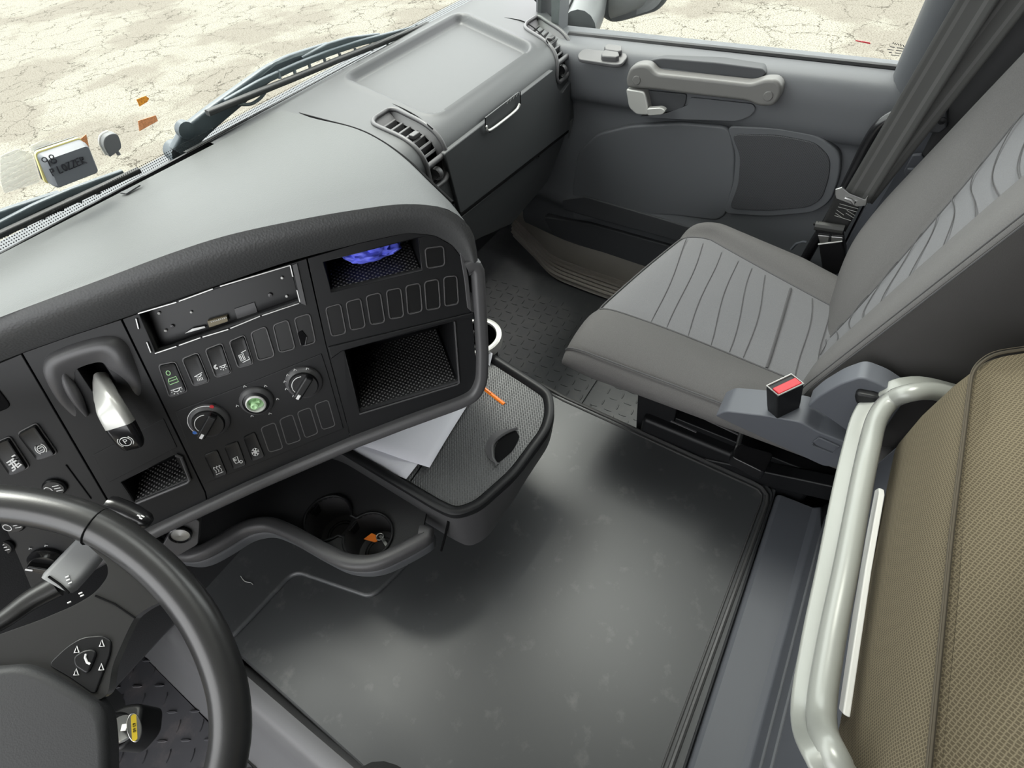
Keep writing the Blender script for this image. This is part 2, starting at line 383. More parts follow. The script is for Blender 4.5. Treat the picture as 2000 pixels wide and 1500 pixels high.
# windscreen and side panes
def pane(name, quad, vec): return struct(name, prism(quad, vec), M['glass'], smooth=0)
pane('window_1', [(-.76, wy(.77), .77), (1.56, wy(.77), .77), (1.56, wy(zt + .02), zt + .02), (-.76, wy(zt + .02), zt + .02)], (0, .006, 0))
pane('window_2', [(1.296, -.08, .75), (1.296, .77, .75), (1.296, .69, 1.62), (1.296, -.18, 1.62)], (.005, 0, 0))
None and pane('window_3', [(-.775, -.18, .75), (-.775, .92, .75), (-.775, .73, 1.64), (-.775, -.18, 1.64)], (.005, 0, 0))
pane('added_roof_hatch', [(.44, -.09, 2.17), (1.13, -.09, 2.17), (1.13, .53, 2.17), (.44, .53, 2.17)], (0, 0, .005))['label'] = 'clear roof hatch pane added to let sky light onto the tunnel mat'  # unseen hatch added in the roof to brighten the tunnel mat
# dotted black border printed along the foot of the windscreen
def frit():
    m = bpy.data.materials.new('frit_dots'); m.use_nodes = True; N = m.node_tree.nodes; L = m.node_tree.links; b = N['Principled BSDF']; b.inputs['Base Color'].default_value = (.01, .01, .01, 1)
    t = N.new('ShaderNodeTexCoord'); v = N.new('ShaderNodeTexVoronoi'); v.inputs['Scale'].default_value = 260; v.inputs['Randomness'].default_value = 0; L.new(t.outputs['Object'], v.inputs['Vector'])
    s = N.new('ShaderNodeMath'); s.operation = 'LESS_THAN'; s.inputs[1].default_value = .27; L.new(v.outputs['Distance'], s.inputs[0])
    tr = N.new('ShaderNodeBsdfTransparent'); mx = N.new('ShaderNodeMixShader'); L.new(s.outputs[0], mx.inputs[0]); L.new(tr.outputs[0], mx.inputs[1]); L.new(b.outputs[0], mx.inputs[2]); L.new(mx.outputs[0], N['Material Output'].inputs[0])
    return m
struct('trim_2', box((.37, wy(.809) - .004, .809), (2.25, .001, .014)), frit(), smooth=0, label='dotted black border along the foot of the windscreen')
struct('trim_3', J(box((.37, wy(.80) - .003, .795), (2.25, .005, .008)), prism([(.44, 1.014, .8028), (.95, 1.0215, .8028), (.44, 1.024, .8028)], (0, 0, .0012))), M['black'], smooth=0, label='black rubber seal at the foot of the windscreen')
# A pillar and B pillar on the passenger side
ap = [V((1.395, .80, .76)), V((1.385, .76, 1.3)), V((1.37, .70, 1.75))]
struct('light_block', J(box((1.50, .82, .08), (.05, .70, .46)), box((1.41, .50, .08), (.2, .05, .46))), M['shell'], smooth=0, label='unseen boxes added to block light beyond the door sill')  # unseen boxes added to stop light leaking in past the sill
struct('trim_8', prism([(1.34, .725, .22), (1.56, .80, .22), (1.66, 1.12, .22), (1.58, 1.12, .22), (1.50, .84, .22), (1.33, .745, .22)], (0, 0, .56)), M['door_dark'], smooth=0, label='corner panel below the windscreen pillar')
struct('trim_4', [(tube(sp(ap, 6), .022, 14, ry=.035, up=V((1, 0, 0))), M['door_dark'])], None, label='dark pillar between windscreen and passenger window')
bp_ = sp([PX(1792, 178, 1.27), PX(1816, 120, 1.262), PX(1855, 40, 1.245), PX(1898, -50, 1.22), PX(1950, -180, 1.2), V((1.19, -.17, 1.42)), V((1.18, -.22, 2.12))], 6)
struct('trim_5', tube(bp_, .048, 18), M['door_grey'], label='rounded grey pillar behind the passenger window')
struct('trim_6', prism([(1.20, -.09, .0), (1.20, -.09, .78), (1.17, -.13, 1.3), (1.12, -.16, 2.1), (1.12, -1.04, 2.1), (1.2, -1.04, 0)], (.10, 0, 0)), M['shield'], smooth=0, label='grey side panel behind the passenger door')
# sill with ribbed step inside the passenger door
st = [PZ(1000, 452, .03), PZ(1040, 492, .03), PZ(1078, 530, .03), PZ(1130, 553, .03), PZ(1205, 580, .03), PZ(1330, 625, .03)]
st = sp(st, 6)
si = [(tube([p + V((0, 0, 0)) + V((.012 * k, .006 * k, .006 * k)) for p in st], .0055, 8), M['rib']) for k in range(5)]
inner = [p + V((.052, .026, .03)) for p in st]; top = [V((1.275 + max(0, p.y - .62) * .25, p.y + .03, .21)) for p in inner]
si.append((grid([[p + V((-.055, -.03, -.05)) for p in inner], [p + V((.0, .0, 0)) for p in inner], [p.lerp(q, .35) + V((0, 0, -.004)) for p, q in zip(inner, top)], top, [p + V((.06, 0, .01)) for p in top]]), M['beige']))
struct('trim_7', si, None, label='beige ribbed door sill', smooth=40)

# ================================================================ engine tunnel, its rubber mat and side trim
TL, TR, TB, TF = -.147, .672, -.147, 1.05
struct('floor_tunnel', prism([(TL, TB, 0), (TR, TB, 0), (TR, TF, 0), (TL, TF, 0)], (0, 0, .196)), M['rubber2'], bevel=.004)
tm = thing('tunnel_mat', (.26, .3, .2), 'large black rubber mat covering the engine tunnel between the seats', 'floor mat')
fxy = lambda z: (lambda u, w, d: V((u, w, z + d)))
outl = rnd([(TL + .004, TB + .004, 0), (TR, TB + .004, 0), (TR, TF - .02, 0), (TL + .004, TF - .02, 0)], .03)
mk('mat_sheet', slab([(p.x, p.y) for p in outl], fxy(.2), -.003, .0), M['rubber'], tm, bevel=.002)
rp = [PZ(1060, 752, .2), PZ(1100, 775, .2), PZ(1200, 820, .2), PZ(1320, 875, .2), PZ(1440, 929, .2)]
rp2 = [PZ(1355, 1376, .2), PZ(1310, 1500, .2), PZ(1237, 1700, .2)]
cor = rnd([PZ(1430, 925, .2), PZ(1507, 958, .2), PZ(1404.5, 1240, .2)], .05, 8)[8:-8]
ridge = [V((.655, .95, .2))] + rp + cor + rp2
mk('raised_rim', tube(resample(ridge, 90), .0045, 8, up=V((0, 0, 1)), ry=.005), M['gloss_rim2'], tm)
rs_ = resample(ridge, 90); ridge2 = [p + ((rs_[min(i + 1, 89)] - rs_[max(i - 1, 0)]).normalized().cross(V((0, 0, 1))) * .011) for i, p in enumerate(rs_)]
mk('raised_rim', tube(ridge2, .0022, 8, up=V((0, 0, 1)), ry=.003), M['gloss_rim2'], tm)
pl_ = [PZ(x, y, .2) for x, y in ((450, 1258), (578, 1121), (728, 1173), (796, 1108), (860, 1020))]
pl_ = rnd(pl_ + [V((.5, .45, .2)), V((.62, .95, .2)), V((TL + .01, .95, .2))], .022, 6)
mk('raised_plateau', slab([(p.x, p.y) for p in pl_], fxy(.2), -.001, .012), M['rubber'], tm, bevel=.007, bseg=4)
hair = sp([PZ(470, 1125, .213), PZ(478, 1135, .214), PZ(490, 1138, .213), PZ(494, 1142, .213)], 4)
tag(mk('thread', tube(hair, .0006, 5), M['pale']), 'short pale thread lying on the tunnel mat beside the steering wheel', 'thread')
# grey trim down the driver's side of the tunnel
sw = [(-.143, .196), (-.150, .206), (-.172, .204), (-.186, .19), (-.205, .14), (-.245, .05), (-.278, .004), (-.26, .0), (-.15, .0)]
ys = [.10, .2, .3, .42, .55, .7, .85, 1.0]
lp = [[V((x - .012 * math.sin((y - .2) * 2.2), y, z)) for x, z in sw] for y in ys]
tag(mk('tunnel_side_trim', loft(lp), M['trimgrey'], smooth=60), 'long grey plastic trim running down the driver side of the engine tunnel', 'trim')
# floor mats with raised bars
def tread_mat(name, poly, z, ang, lab, m, pitch=.042, bl=.03, cat='floor mat', h=.003):
    P = [V((p[0], p[1], 0)) for p in poly]
    g = [slab([(p.x, p.y) for p in P], fxy(z), -.004, 0)]
    a = R_(ang); ux = V((cos(a), sin(a), 0)); uy = V((-sin(a), cos(a), 0)); c = sum(P, V()) / len(P)
    def inside(q):
        r = False
        for i in range(len(P)):
            s, e = P[i - 1], P[i]
            if (s.y > q.y) != (e.y > q.y) and q.x < (e.x - s.x) * (q.y - s.y) / (e.y - s.y) + s.x: r = not r
        return r
    for i in range(-30, 31):
        for j in range(-30, 31):
            q = c + ux * (i * pitch * .5) + uy * (j * pitch * .5)
            if (i + j) % 2 or not inside(q): continue
            d, e = (ux, uy) if i % 2 else (uy, ux)
            ring = [(1, 0), (.55, .55), (-.55, .55), (-1, 0), (-.55, -.55), (.55, -.55)]
            lo = [q + d * (x * bl / 2) + e * (y * .0045) + V((0, 0, z)) for x, y in ring]
            hi = [q + d * (x * bl / 2 * .86) + e * (y * .0025) + V((0, 0, z + h)) for x, y in ring]
            g.append(loft([lo, hi]))
    return tag(mk(name, J(*g), m, smooth=50), lab, cat)
tread_mat('floor_mat', [(-.29, .35), (-.29, 1.04), (-.74, 1.04), (-.74, .35)], .006, 33, 'black rubber floor mat with raised bars in the driver footwell', M['tread'], pitch=.050, bl=.024, h=.0028)
tread_mat('floor_mat', [(.70, .375), (.70, .86), (.86, .97), (1.16, .97), (1.18, .80), (1.15, .375)], .006, 4, 'dark rubber mat with raised bars in the passenger footwell before the seat', M['rubber2'], pitch=.044, bl=.024, h=.0015)
tread_mat('floor_mat', [(.70, .0), (.70, .345), (1.14, .345), (1.14, .0)], .006, 4, 'dark rubber mat lying under the front of the passenger seat', M['rubber2'], pitch=.044, bl=.024, h=.0015)

# ================================================================ the passenger door
door = bpy.data.objects.new('door_1', None); COL.objects.link(door); door.location = (1.24, .3, .1); door['kind'] = 'structure'
dprof = [(1.30, .776), (1.275, .774), (1.246, .768), (1.230, .757), (1.221, .735), (1.219, .70), (1.220, .672), (1.226, .655), (1.238, .642), (1.243, .62), (1.236, .54), (1.232, .46), (1.228, .40), (1.222, .37), (1.224, .345), (1.243, .325), (1.25, .30), (1.248, .26), (1.246, .22), (1.26, .19), (1.29, .18)]
prof = sp([V((x, 0, z)) for x, z in dprof], 4)
ysd = [-.085 + .93 * k / 40 for k in range(41)]
def dx(y): return .05 * sst(.60, .95, y)
rows = [[V((p.x + dx(y), y, p.z)) for p in prof] for y in ysd]
mk('door_panel', grid(rows), M['door_grey'], door, smooth=60)
DX = 1.232
fd = lambda x0: (lambda u, w, d: V((x0 - d, u, w)))
def dpoly(pts, x, r=.012): return [(p.y, p.z) for p in rnd([PX(a, b, x) for a, b in pts], r, 5)]
# window ledge strip and seals
mk('window_seal', tube([PX(1112, 66, 1.288), PX(1400, 95, 1.288), PX(1764, 134, 1.288)], .009, 8, ry=.006, up=V((0, 0, 1))), M['black'], door)
mk('window_seal', tube([PX(1112, 78, 1.279), PX(1400, 106, 1.279), PX(1764, 146, 1.279)], .004, 8), M['door_dark'], door)
for x0, y0, x1, y1 in ((1225, 90, 1283, 96), (1352, 104, 1420, 112), (1493, 121, 1562, 130), (1640, 139, 1715, 148)):
    a, b = PX(x0, y0 + 1, 1.262), PX(x1, y1 + 1, 1.262)
    g = [tube([a.lerp(b, s), a.lerp(b, e)], .0018, 6) for s, e in ((0, .22), (.27, .72), (.77, 1))]
    mk('demister_slot', J(*g), M['void'], door)
# swoosh of the lower panel, speaker, pocket
sw_ = dpoly([(1118, 430), (1117, 360), (1128, 300), (1165, 262), (1230, 246), (1330, 240), (1424, 248), (1436, 300), (1434, 360), (1418, 420), (1400, 432), (1300, 420), (1200, 428)], 1.226, .02)
mk('lower_panel', slab(sw_, fd(1.236), -.01, .010), M['door_dark'] if 0 else M['door_grey'], door, bevel=.006, bseg=3)
fr_o = dpoly([(1418, 246), (1520, 250), (1600, 265), (1642, 300), (1640, 345), (1622, 395), (1590, 416), (1500, 424), (1412, 418), (1432, 360), (1436, 300)], 1.222, .02)
sp_f = mk('speaker', slab(fr_o, fd(1.234), -.01, .012), M['door_grey'], door, bevel=.004, bseg=3)
fr_i = dpoly([(1428, 262), (1520, 264), (1592, 278), (1622, 308), (1620, 345), (1606, 388), (1580, 405), (1500, 412), (1424, 408), (1442, 360), (1446, 305)], 1.22, .018)
def flat_uv(o, s=1.0, ax=(1, 2)):
    me = o.data; uv = me.uv_layers.new(name='uv')
    for l in me.loops:
        c = me.vertices[l.vertex_index].co; uv.data[l.index].uv = (c[ax[0]] * s, c[ax[1]] * s)
    return o
flat_uv(mk('grille', slab(fr_i, fd(1.222), -.002, .003), M['speaker'], sp_f, bevel=.002))
pk = dpoly([(1095, 392), (1140, 386), (1300, 432), (1500, 495), (1500, 530), (1300, 468), (1160, 430), (1098, 412)], 1.215, .01)
mk('pocket', slab(pk, fd(1.226), -.01, .005), M['door_dark'], door, bevel=.004)
lo = dpoly([(1060, 425), (1150, 438), (1300, 480), (1500, 540), (1500, 600), (1240, 516), (1080, 462)], 1.235, .01)
mk('kick_panel', slab(lo, fd(1.25), -.02, .012), M['door_dark'], door, bevel=.008, bseg=3)
# pull handle with its well, latch and switch pad
wl_ = dpoly([(1268, 118), (1290, 113), (1400, 122), (1490, 134), (1498, 144), (1480, 156), (1390, 148), (1285, 138), (1272, 130)], 1.226, .012)
mk('handle_well', slab(wl_, fd(1.231), -.03, .006), M['door_dark'], door, bevel=.003)
ph = dpoly([(1226, 150), (1234, 128), (1252, 122), (1270, 124), (1284, 140), (1380, 150), (1470, 160), (1496, 151), (1520, 152), (1530, 165), (1526, 188), (1512, 204), (1484, 204), (1462, 194), (1340, 180), (1290, 173), (1228, 168)], 1.205, .01)
hb = mk('pull_handle', slab(ph, fd(1.205), -.022, .012), M['handle'], door, bevel=.007, bseg=4)
for a, b in ((1243, 157), (1500, 188)):
    c = PX(a, b, 1.192); mk('round_cap', lathe([(.0001, .0012), (.0085, .0012), (.0095, 0), (.0095, -.004)], c, (-1, 0, 0), 24), M['handle'], hb, bevel=.0006)
rc = dpoly([(1262, 176), (1280, 178), (1342, 184), (1338, 206), (1326, 218), (1270, 222)], 1.215, .008)
mk('latch_well', slab(rc, fd(1.219), -.02, .004), M['door_dark'], door, bevel=.003)
lt = dpoly([(1225, 170), (1262, 176), (1268, 200), (1271, 222), (1246, 221), (1231, 207)], 1.205, .008)
la = mk('latch', slab(lt, fd(1.205), -.02, .010), M['silver'], door, bevel=.005, bseg=3, label='silver latch plate below the pull handle')
lv = dpoly([(1266, 209), (1294, 207), (1304, 213), (1296, 221), (1268, 223)], 1.19, .005)
mk('lever', slab(lv, fd(1.188), -.006, .008), M['silver'], la, bevel=.004, bseg=3)
lw = dpoly([(1246, 228), (1300, 222), (1345, 205), (1348, 190), (1470, 203), (1476, 212), (1466, 226), (1440, 236), (1340, 233)], 1.215, .012)
mk('grip_moulding', slab(lw, fd(1.222), -.02, .008), M['door_grey'], door, bevel=.006, bseg=4)
# switch pad on the ledge: lies on the sloping top
lz = lambda u, w, d: V((u, w, .762 + d)) + V((0, 0, (u - 1.236) * .34))
pn = V((-.34, 0, 1)).normalized(); p0 = V((1.236, .5, .762))
def lpoly(pts, r=.006): return [(p.x, p.y) for p in rnd([PP(a, b, p0, pn) for a, b in pts], r, 5)]
pad = mk('window_switch', slab(lpoly([(1128, 108), (1140, 97), (1222, 106), (1226, 113), (1214, 128), (1200, 129), (1130, 118)], .01), lz, -.004, .003), M['bezel'], door, bevel=.002)
for q in ([(1179, 103), (1186, 97), (1214, 101), (1214, 111), (1206, 113), (1182, 109)], [(1173, 118), (1180, 109), (1207, 113), (1209, 121), (1202, 124), (1176, 122)]):
    mk('rocker_switch', slab(lpoly(q, .003), lz, .002, .013), M['bezel'], pad, bevel=.003, bseg=3)

# ================================================================ dashboard
ang, til = R_(39.5), R_(18)
U = V((cos(ang), -sin(ang), 0)); NN = V((-sin(ang) * cos(til), -cos(ang) * cos(til), sin(til))); WW = NN.cross(U); HH = V((sin(ang), cos(ang), 0))
P0 = PZ(268, 612, .835)
def fw(u, w, d=0): return P0 + U * u + WW * w + NN * d
def fp(px, py, d=0): return PP(px, py, P0 + NN * d, NN)
def fuv(px, py, d=0):
    q = fp(px, py, d) - P0; return (q.dot(U), q.dot(WW))
def fpoly(pts, r=0, d=0, n=4):
    P = [V((*fuv(a, b, d), 0)) for a, b in pts]
    return [(p.x, p.y) for p in (rnd(P, r, n) if r else P)]
dash = thing('dashboard', (.3, .75, .2), 'grey and charcoal dashboard body running under the windscreen, wrapping towards the driver', 'dashboard')
# padded top over the centre: Coons patch between lip, windscreen foot and right edge
Lpx = [(-150, 712), (-80, 655), (0, 620), (100, 582), (200, 545), (330, 496), (450, 458), (600, 426), (700, 409), (780, 399), (840, 401), (880, 411), (908, 432)]
Lc = resample(sp([fp(a, b, .016) for a, b in Lpx], 6), 50)
Epx = [(549, 214, .801), (620, 233, .803), (690, 252, .808), (740, 277, .814), (790, 314, .822), (838, 360, .831), (880, 400, .838)]
Ec = resample(sp([PZ(a, b, z) for a, b, z in Epx] + [Lc[-1]], 6), 30)[::-1]
Tc = resample([V((-.74, 1.026, .801)), V((-.1, 1.025, .801)), Ec[-1]], 50)
Le = resample(sp([Lc[0], Lc[0].lerp(Tc[0], .5) + V((0, 0, .006)), Tc[0]], 6), 30)
rows = []
for j in range(30):
    v = j / 29; row = []
    for i in range(50):
        u = i / 49
        s = Lc[i] * (1 - v) + Tc[i] * v + Le[j] * (1 - u) + Ec[j] * u - (Lc[0] * (1 - u) * (1 - v) + Lc[-1] * u * (1 - v) + Tc[0] * (1 - u) * v + Tc[-1] * u * v)
        s = s + V((0, 0, .010 * math.sin(pi * min(v * 1.2, 1)) * (1 - u * .6)))
        row.append(s)
    rows.append(row)
skirt = [rows[j][-1] for j in range(30)]
hump = grid(rows)
rr_ = [skirt]
for k, (o, dz) in enumerate(((.006, -.004), (.011, -.012), (.014, -.03), (.014, -.16))):
    rr_.append([p + V((.75, .35, 0)).normalized() * o * min(1, j / 4 + .35) + V((0, 0, dz)) for j, p in enumerate(skirt)])
mk('top_cover', [(hump, M['dash_top']), (grid(rr_), M['dash_top'])], M['dash_top'], dash, smooth=70)
# padded lip from the top edge down to the fascia
Tpx = [(-160, 770), (-40, 722), (42, 690), (140, 656), (238, 622), (400, 566), (560, 512), (700, 476), (790, 458), (845, 461), (880, 478), (905, 510), (916, 540)]
Tq = resample(sp([fp(a, b, -.002) for a, b in Tpx], 6), 50)
Lx = resample(Lc[:-1] + sp([Lc[-1], fp(924, 455, .014), fp(931, 490, .010), fp(934, 520, .006)], 5), 50)
lip = []
for t in range(9):
    a = t / 8
    lip.append([Lx[i].lerp(Tq[i], a) + (NN * .010 + WW * .004) * math.sin(pi * a) for i in range(50)])
mk('padded_lip', grid(lip), mat('dark_padded_lip', (.050, .051, .052), .5, grain=(450, .4, .0007, 'v')), dash, smooth=70)
# body behind the fascia and under the cowl
fx = [fp(a, b) for a, b in ((-150, 1200), (330, 1035), (690, 868), (935, 785))]
base = [(p + HH * .165) for p in fx]
cp = [V((-.72, .75, 0)), V((base[1].x, base[1].y, 0)), V((base[2].x, base[2].y, 0)), V((base[3].x + .03, base[3].y + .02, 0)), V((.60, .70, 0)), V((.60, 1.0, 0)), V((-.72, 1.0, 0))]
mk('lower_body', prism([p + V((0, 0, .205)) for p in cp], (0, 0, .575)), M['black_soft'], dash, bevel=.01)
# bezel round the fascia
bz = [(931, 505), (937, 600), (942, 690), (940, 742), (927, 770), (900, 784), (800, 820), (690, 862), (500, 944), (405, 988), (300, 1037), (240, 1067), (150, 1116)]
bzp = resample(rnd([fp(a, b, .002) for a, b in bz], .018, 6), 120)
cut = 46
mk('bezel', sweep(bzp[:cut + 1], rrprof(.017, .024, .006), up=NN), M['bezel'], dash, bevel=0)
mk('bezel', sweep(bzp[cut:], rrprof(.0168, .0236, .006), up=NN), M['bezel'], dash)
mk('trim_strip', prism([fp(a, b, -.001) for a, b in ((896, 486), (904, 492), (914, 540), (921, 608), (912, 600), (906, 545))], NN * .003), M['bezel'], dash, bevel=.001)

# ---------------------------------------------------------------- fascia panels
def bil(q, s, t):
    q = [V((*fuv(a, b), 0)) for a, b in q]
    return q[0].lerp(q[1], s).lerp(q[3].lerp(q[2], s), t)
def symbol(quad, lines, parent, m=None, r=.00055, d=.0032, name='symbol'):
    g = []
    for l in lines:
        pts = [bil(quad, s, t) for s, t in l]
        g.append(tube([fw(p.x, p.y, d) for p in pts], r, 5, ry=r * .5, up=NN))
    return mk(name, J(*g), m or M['white'], parent, label='white symbol' if m is None else None)
def arc(cx, cy, r, a0, a1, n=10, ry=None): return [(cx + r * cos(R_(a0 + (a1 - a0) * k / n)), cy + (ry or r) * sin(R_(a0 + (a1 - a0) * k / n))) for k in range(n + 1)]
def quad4(s): return [(s[i], s[i + 1]) for i in range(0, 8, 2)]
def key(q, parent, raised=.003, m='switch', name='rocker_switch'):
    P = [V((*fuv(a, b), 0)) for a, b in q]; o = [(p.x, p.y) for p in rnd(P, .004, 4)]
    c = sum(P, V()) / 4; ins = lambda k: [(c.x + (x - c.x) * k, c.y + (y - c.y) * k) for x, y in o]
    g = loft([[fw(*p, -.004) for p in o], [fw(*p, raised * .55) for p in o], [fw(*p, raised) for p in ins(.95)], [fw(*p, raised * .8) for p in ins(.80)]])
    rim = tube([fw(*p, .0004) for p in [(c.x + (x - c.x) * 1.05, c.y + (y - c.y) * 1.03) for x, y in o]], .0009, 6, True, up=NN)
    return mk(name, [(g, M[m]), (rim, M['gloss_rim'])], None, parent, smooth=50)
def blank(q, parent):
    P = [V((*fuv(a, b), 0)) for a, b in q]; o = [(p.x, p.y) for p in rnd(P, .005, 5)]
    c = sum(P, V()) / 4; ins = lambda k: [(c.x + (x - c.x) * k, c.y + (y - c.y) * k) for x, y in o]
    g = loft([[fw(*p, -.002) for p in o], [fw(*p, .0012) for p in o], [fw(*p, .0012) for p in ins(.965)], [fw(*p, .0002) for p in ins(.93)]])
    rim = tube([fw(*p, .0008) for p in o], .0009, 6, True, up=NN)
    return mk('blanking_cover', [(g, M['switch']), (rim, M['gloss_rim'])], None, parent, smooth=50)
def recess(q, parent, depth, name, shrink=1.0, mat_='black', mat2='dots', r=.003, dirv=None, dz=0):
    """a cubby: walls, back and a dotted rubber mat on its floor; q = TL TR BR BL in pixels"""
    dv = dirv or HH
    f = [fp(a, b, 0) for a, b in q]; c = sum(f, V()) / 4
    bk = [c + (p - c) * shrink + dv * depth + V((0, 0, dz)) for p in f]
    mk(name, [(grid([f + [f[0]], [p.lerp(k, .08) for p, k in zip(f + [f[0]], bk + [bk[0]])], bk + [bk[0]]]), M[mat_]), ((bk, [(0, 1, 2, 3)]), M[mat_])], None, parent, solid=.001, smooth=30)
    up = V((0, 0, .0015)); a, b, c2, d = f[3].lerp(f[2], .03), f[3].lerp(f[2], .97), bk[2].lerp(bk[3], .03), bk[2].lerp(bk[3], .97)
    a, b = a.lerp(d, .06), b.lerp(c2, .06)
    vv = [a + up, b + up, c2 + up, d + up, a, b, c2, d]
    o = mk('rubber_mat', (vv, [(0, 1, 2, 3), (7, 6, 5, 4), (0, 4, 5, 1), (1, 5, 6, 2), (2, 6, 7, 3), (3, 7, 4, 0)]), M[mat2], parent, smooth=0, label='dotted rubber mat on the cubby floor')
    x = (b - a).normalized(); y = (d - a - x * (d - a).dot(x)).normalized(); uv = o.data.uv_layers.new(name='uv'); off = parent_loc(parent)
    for l in o.data.loops:
        p = o.data.vertices[l.vertex_index].co + off - a; uv.data[l.index].uv = (p.dot(x), p.dot(y))
    return f, bk

# --- storage module on the right
sm = thing('open_cubby_unit', fp(770, 660), 'black panel with two open cubbies at the right end of the fascia', 'control panel')
cub1 = quad4((629, 511, 819, 463, 826, 529, 646, 572)); cub2 = quad4((671, 683, 887, 627, 897, 748, 702, 807))
So = fpoly([(601, 505), (700, 476), (795, 455), (848, 460), (884, 480), (908, 515), (917, 560), (929, 700), (930, 762), (900, 782), (800, 820), (687, 862), (682, 840), (638, 674)])
mk('panel_face', plate(So, [fpoly(cub1, .003), fpoly(cub2, .003)], fw, .004), M['black'], sm, bevel=.0012)
f1, b1 = recess(cub1, sm, .115, 'upper_cubby', .96)
f2, b2 = recess(cub2, sm, .125, 'lower_cubby', .97)
for s in ((636, 600.7, 665, 592.7, 676, 650, 648, 656.7), (676, 590, 704, 582, 714, 638, 685.3, 644.7), (715, 578, 742.7, 571, 752, 628.7, 724, 634), (754.7, 567, 782.7, 562, 788.8, 618, 761, 623), (792.5, 558, 820, 552.7, 824.8, 607, 797, 614), (829, 550, 856, 544.7, 860, 600.7, 833, 606), (866.7, 540.7, 892, 538, 895.5, 592.7, 869, 598)): blank(quad4(s), sm)
blank(quad4((830, 484.7, 866, 480, 868.8, 518, 834, 524)), sm)
mk('cubby_edge', tube([fp(a, b, .0015) for a, b in ((888, 628), (897, 748), (893, 751), (702, 809))], .0012, 6), M['bezel'], sm)
mk('panel_step', prism([fp(a, b, -.001) for a, b in ((640, 676), (925, 608), (927, 622), (892, 622), (668, 684), (646, 700))], NN * .0045), M['black'], sm, bevel=.002)

# --- centre module: radio slot, switches, climate
cm = thing('centre_control_panel', fp(460, 760), 'black centre panel with radio slot, symbol switches and three climate dials', 'control panel')
rad = quad4((270, 611, 567, 518, 585, 591, 303, 690))
Co = fpoly([(240, 624), (400, 568), (598, 506), (636, 674), (680, 840), (684, 862), (407, 984), (403, 962)])
mk('panel_face', plate(Co, [fpoly(rad, .001)], fw, .004), M['black'], cm, bevel=.0012)
mk('climate_plate', slab(fpoly([(343, 803), (500, 742), (628, 690), (640, 726), (671, 836), (540, 890), (398, 945), (380, 905)]), fw, -.002, .0012), M['black'], cm, bevel=.0008)
K = {}
for n, s in dict(s1=(310.8, 713, 342, 706.7, 366, 762.7, 332.7, 774.7), s2=(356.7, 701, 386, 689, 409, 744, 379, 753), s3=(402, 682.7, 432.7, 670.7, 452, 726.7, 422, 736), s4=(448.7, 666.7, 476.7, 654.7, 494.5, 709, 466, 717),
                t1=(398, 886.7, 425, 876, 445, 924, 420, 933), t2=(437, 869, 465, 858.7, 482, 906.7, 456, 916), t3=(474.8, 852, 498, 841, 518, 890.7, 492.7, 900)).items():
    K[n] = (quad4(s), key(quad4(s), cm))
for s in ((490, 649, 519, 637, 536.7, 694.7, 504.7, 704), (533.5, 634.7, 562, 624, 576.7, 680, 546, 688),
          (509.5, 834.7, 536.7, 824, 553, 874.7, 526, 882.7), (546, 818.7, 571, 808, 588, 858.7, 560.7, 868), (580.7, 804, 606, 794.7, 621.5, 845, 596.7, 854.7), (614.5, 789, 640.7, 780, 655, 830.7, 630, 838.7)): blank(quad4(s), cm)
bq = quad4((574.8, 621, 604.7, 612, 616.7, 668, 588.7, 676)); bo = blank(bq, cm); bo['label'] = 'broken blanking cover with a hole in its lower left corner'
mk('broken_corner', slab([(bil(bq, *p).x, bil(bq, *p).y) for p in ((-.02, .5), (.3, .48), (.5, .72), (.28, .98), (.02, .98))], fw, .0002, .0016), M['void'], bo)
mk('broken_edge', tube([fw(*bil(bq, *p).xy, .002) for p in ((.5, .72), (.28, .98))], .0006, 6), M['bezel'], bo)
# symbols: (across, down) on each switch
symbol(K['s1'][0], [[(.2, .80), (.85, .80)], arc(.52, .80, .2, 0, 180, 8, .09)] + [[(.52 + .26 * cos(a), .82 + .12 * sin(a)), (.52 + .34 * cos(a), .82 + .16 * sin(a))] for a in [R_(k) for k in (15, 50, 90, 130, 165)]], K['s1'][1])
symbol(K['s1'][0], [[(.26, .5), (.32, .44), (.78, .42), (.8, .60), (.26, .62), (.26, .5)], [(.3, .52), (.78, .5)]], K['s1'][1], M['green'])
symbol(K['s1'][0], [arc(.42, .26, .12, 0, 360, 12, .07)], K['s1'][1], M['green'])
symbol(K['s2'][0], [[(.3, .68), (.85, .62)], arc(.57, .66, .18, 0, 180, 8, .07)] + [[(.42 + .1 * k, .76), (.42 + .1 * k, .86)] for k in range(4)], K['s2'][1])
symbol(K['s3'][0], [arc(.28, .64, .13, 60, 300, 10, .07), arc(.31, .63, .08, 60, 300, 8, .05), [(.45, .68), (.9, .66)], arc(.68, .68, .14, 0, 180, 8, .06)] + [[(.68 + .2 * cos(R_(k)), .69 + .1 * sin(R_(k))), (.68 + .27 * cos(R_(k)), .69 + .14 * sin(R_(k)))] for k in (20, 60, 100, 140)], K['s3'][1])
symbol(K['s4'][0], [[(.3, .56), (.62, .54), (.64, .76), (.34, .78), (.3, .56)], [(.4, .58), (.43, .75)], [(.52, .57), (.55, .75)], [(.5, .5), (.85, .46)], [(.4, .84), (.9, .8), (.88, .7)]], K['s4'][1])
wv = lambda x: [(x, .80), (x + .05, .72), (x - .04, .64), (x + .02, .55)]
symbol(K['t1'][0], [wv(.3), wv(.5), wv(.7), [(.24, .86), (.8, .84)]] + [[(x - .05, .6), (x + .02, .55), (x + .09, .6)] for x in (.3, .5, .7)], K['t1'][1])
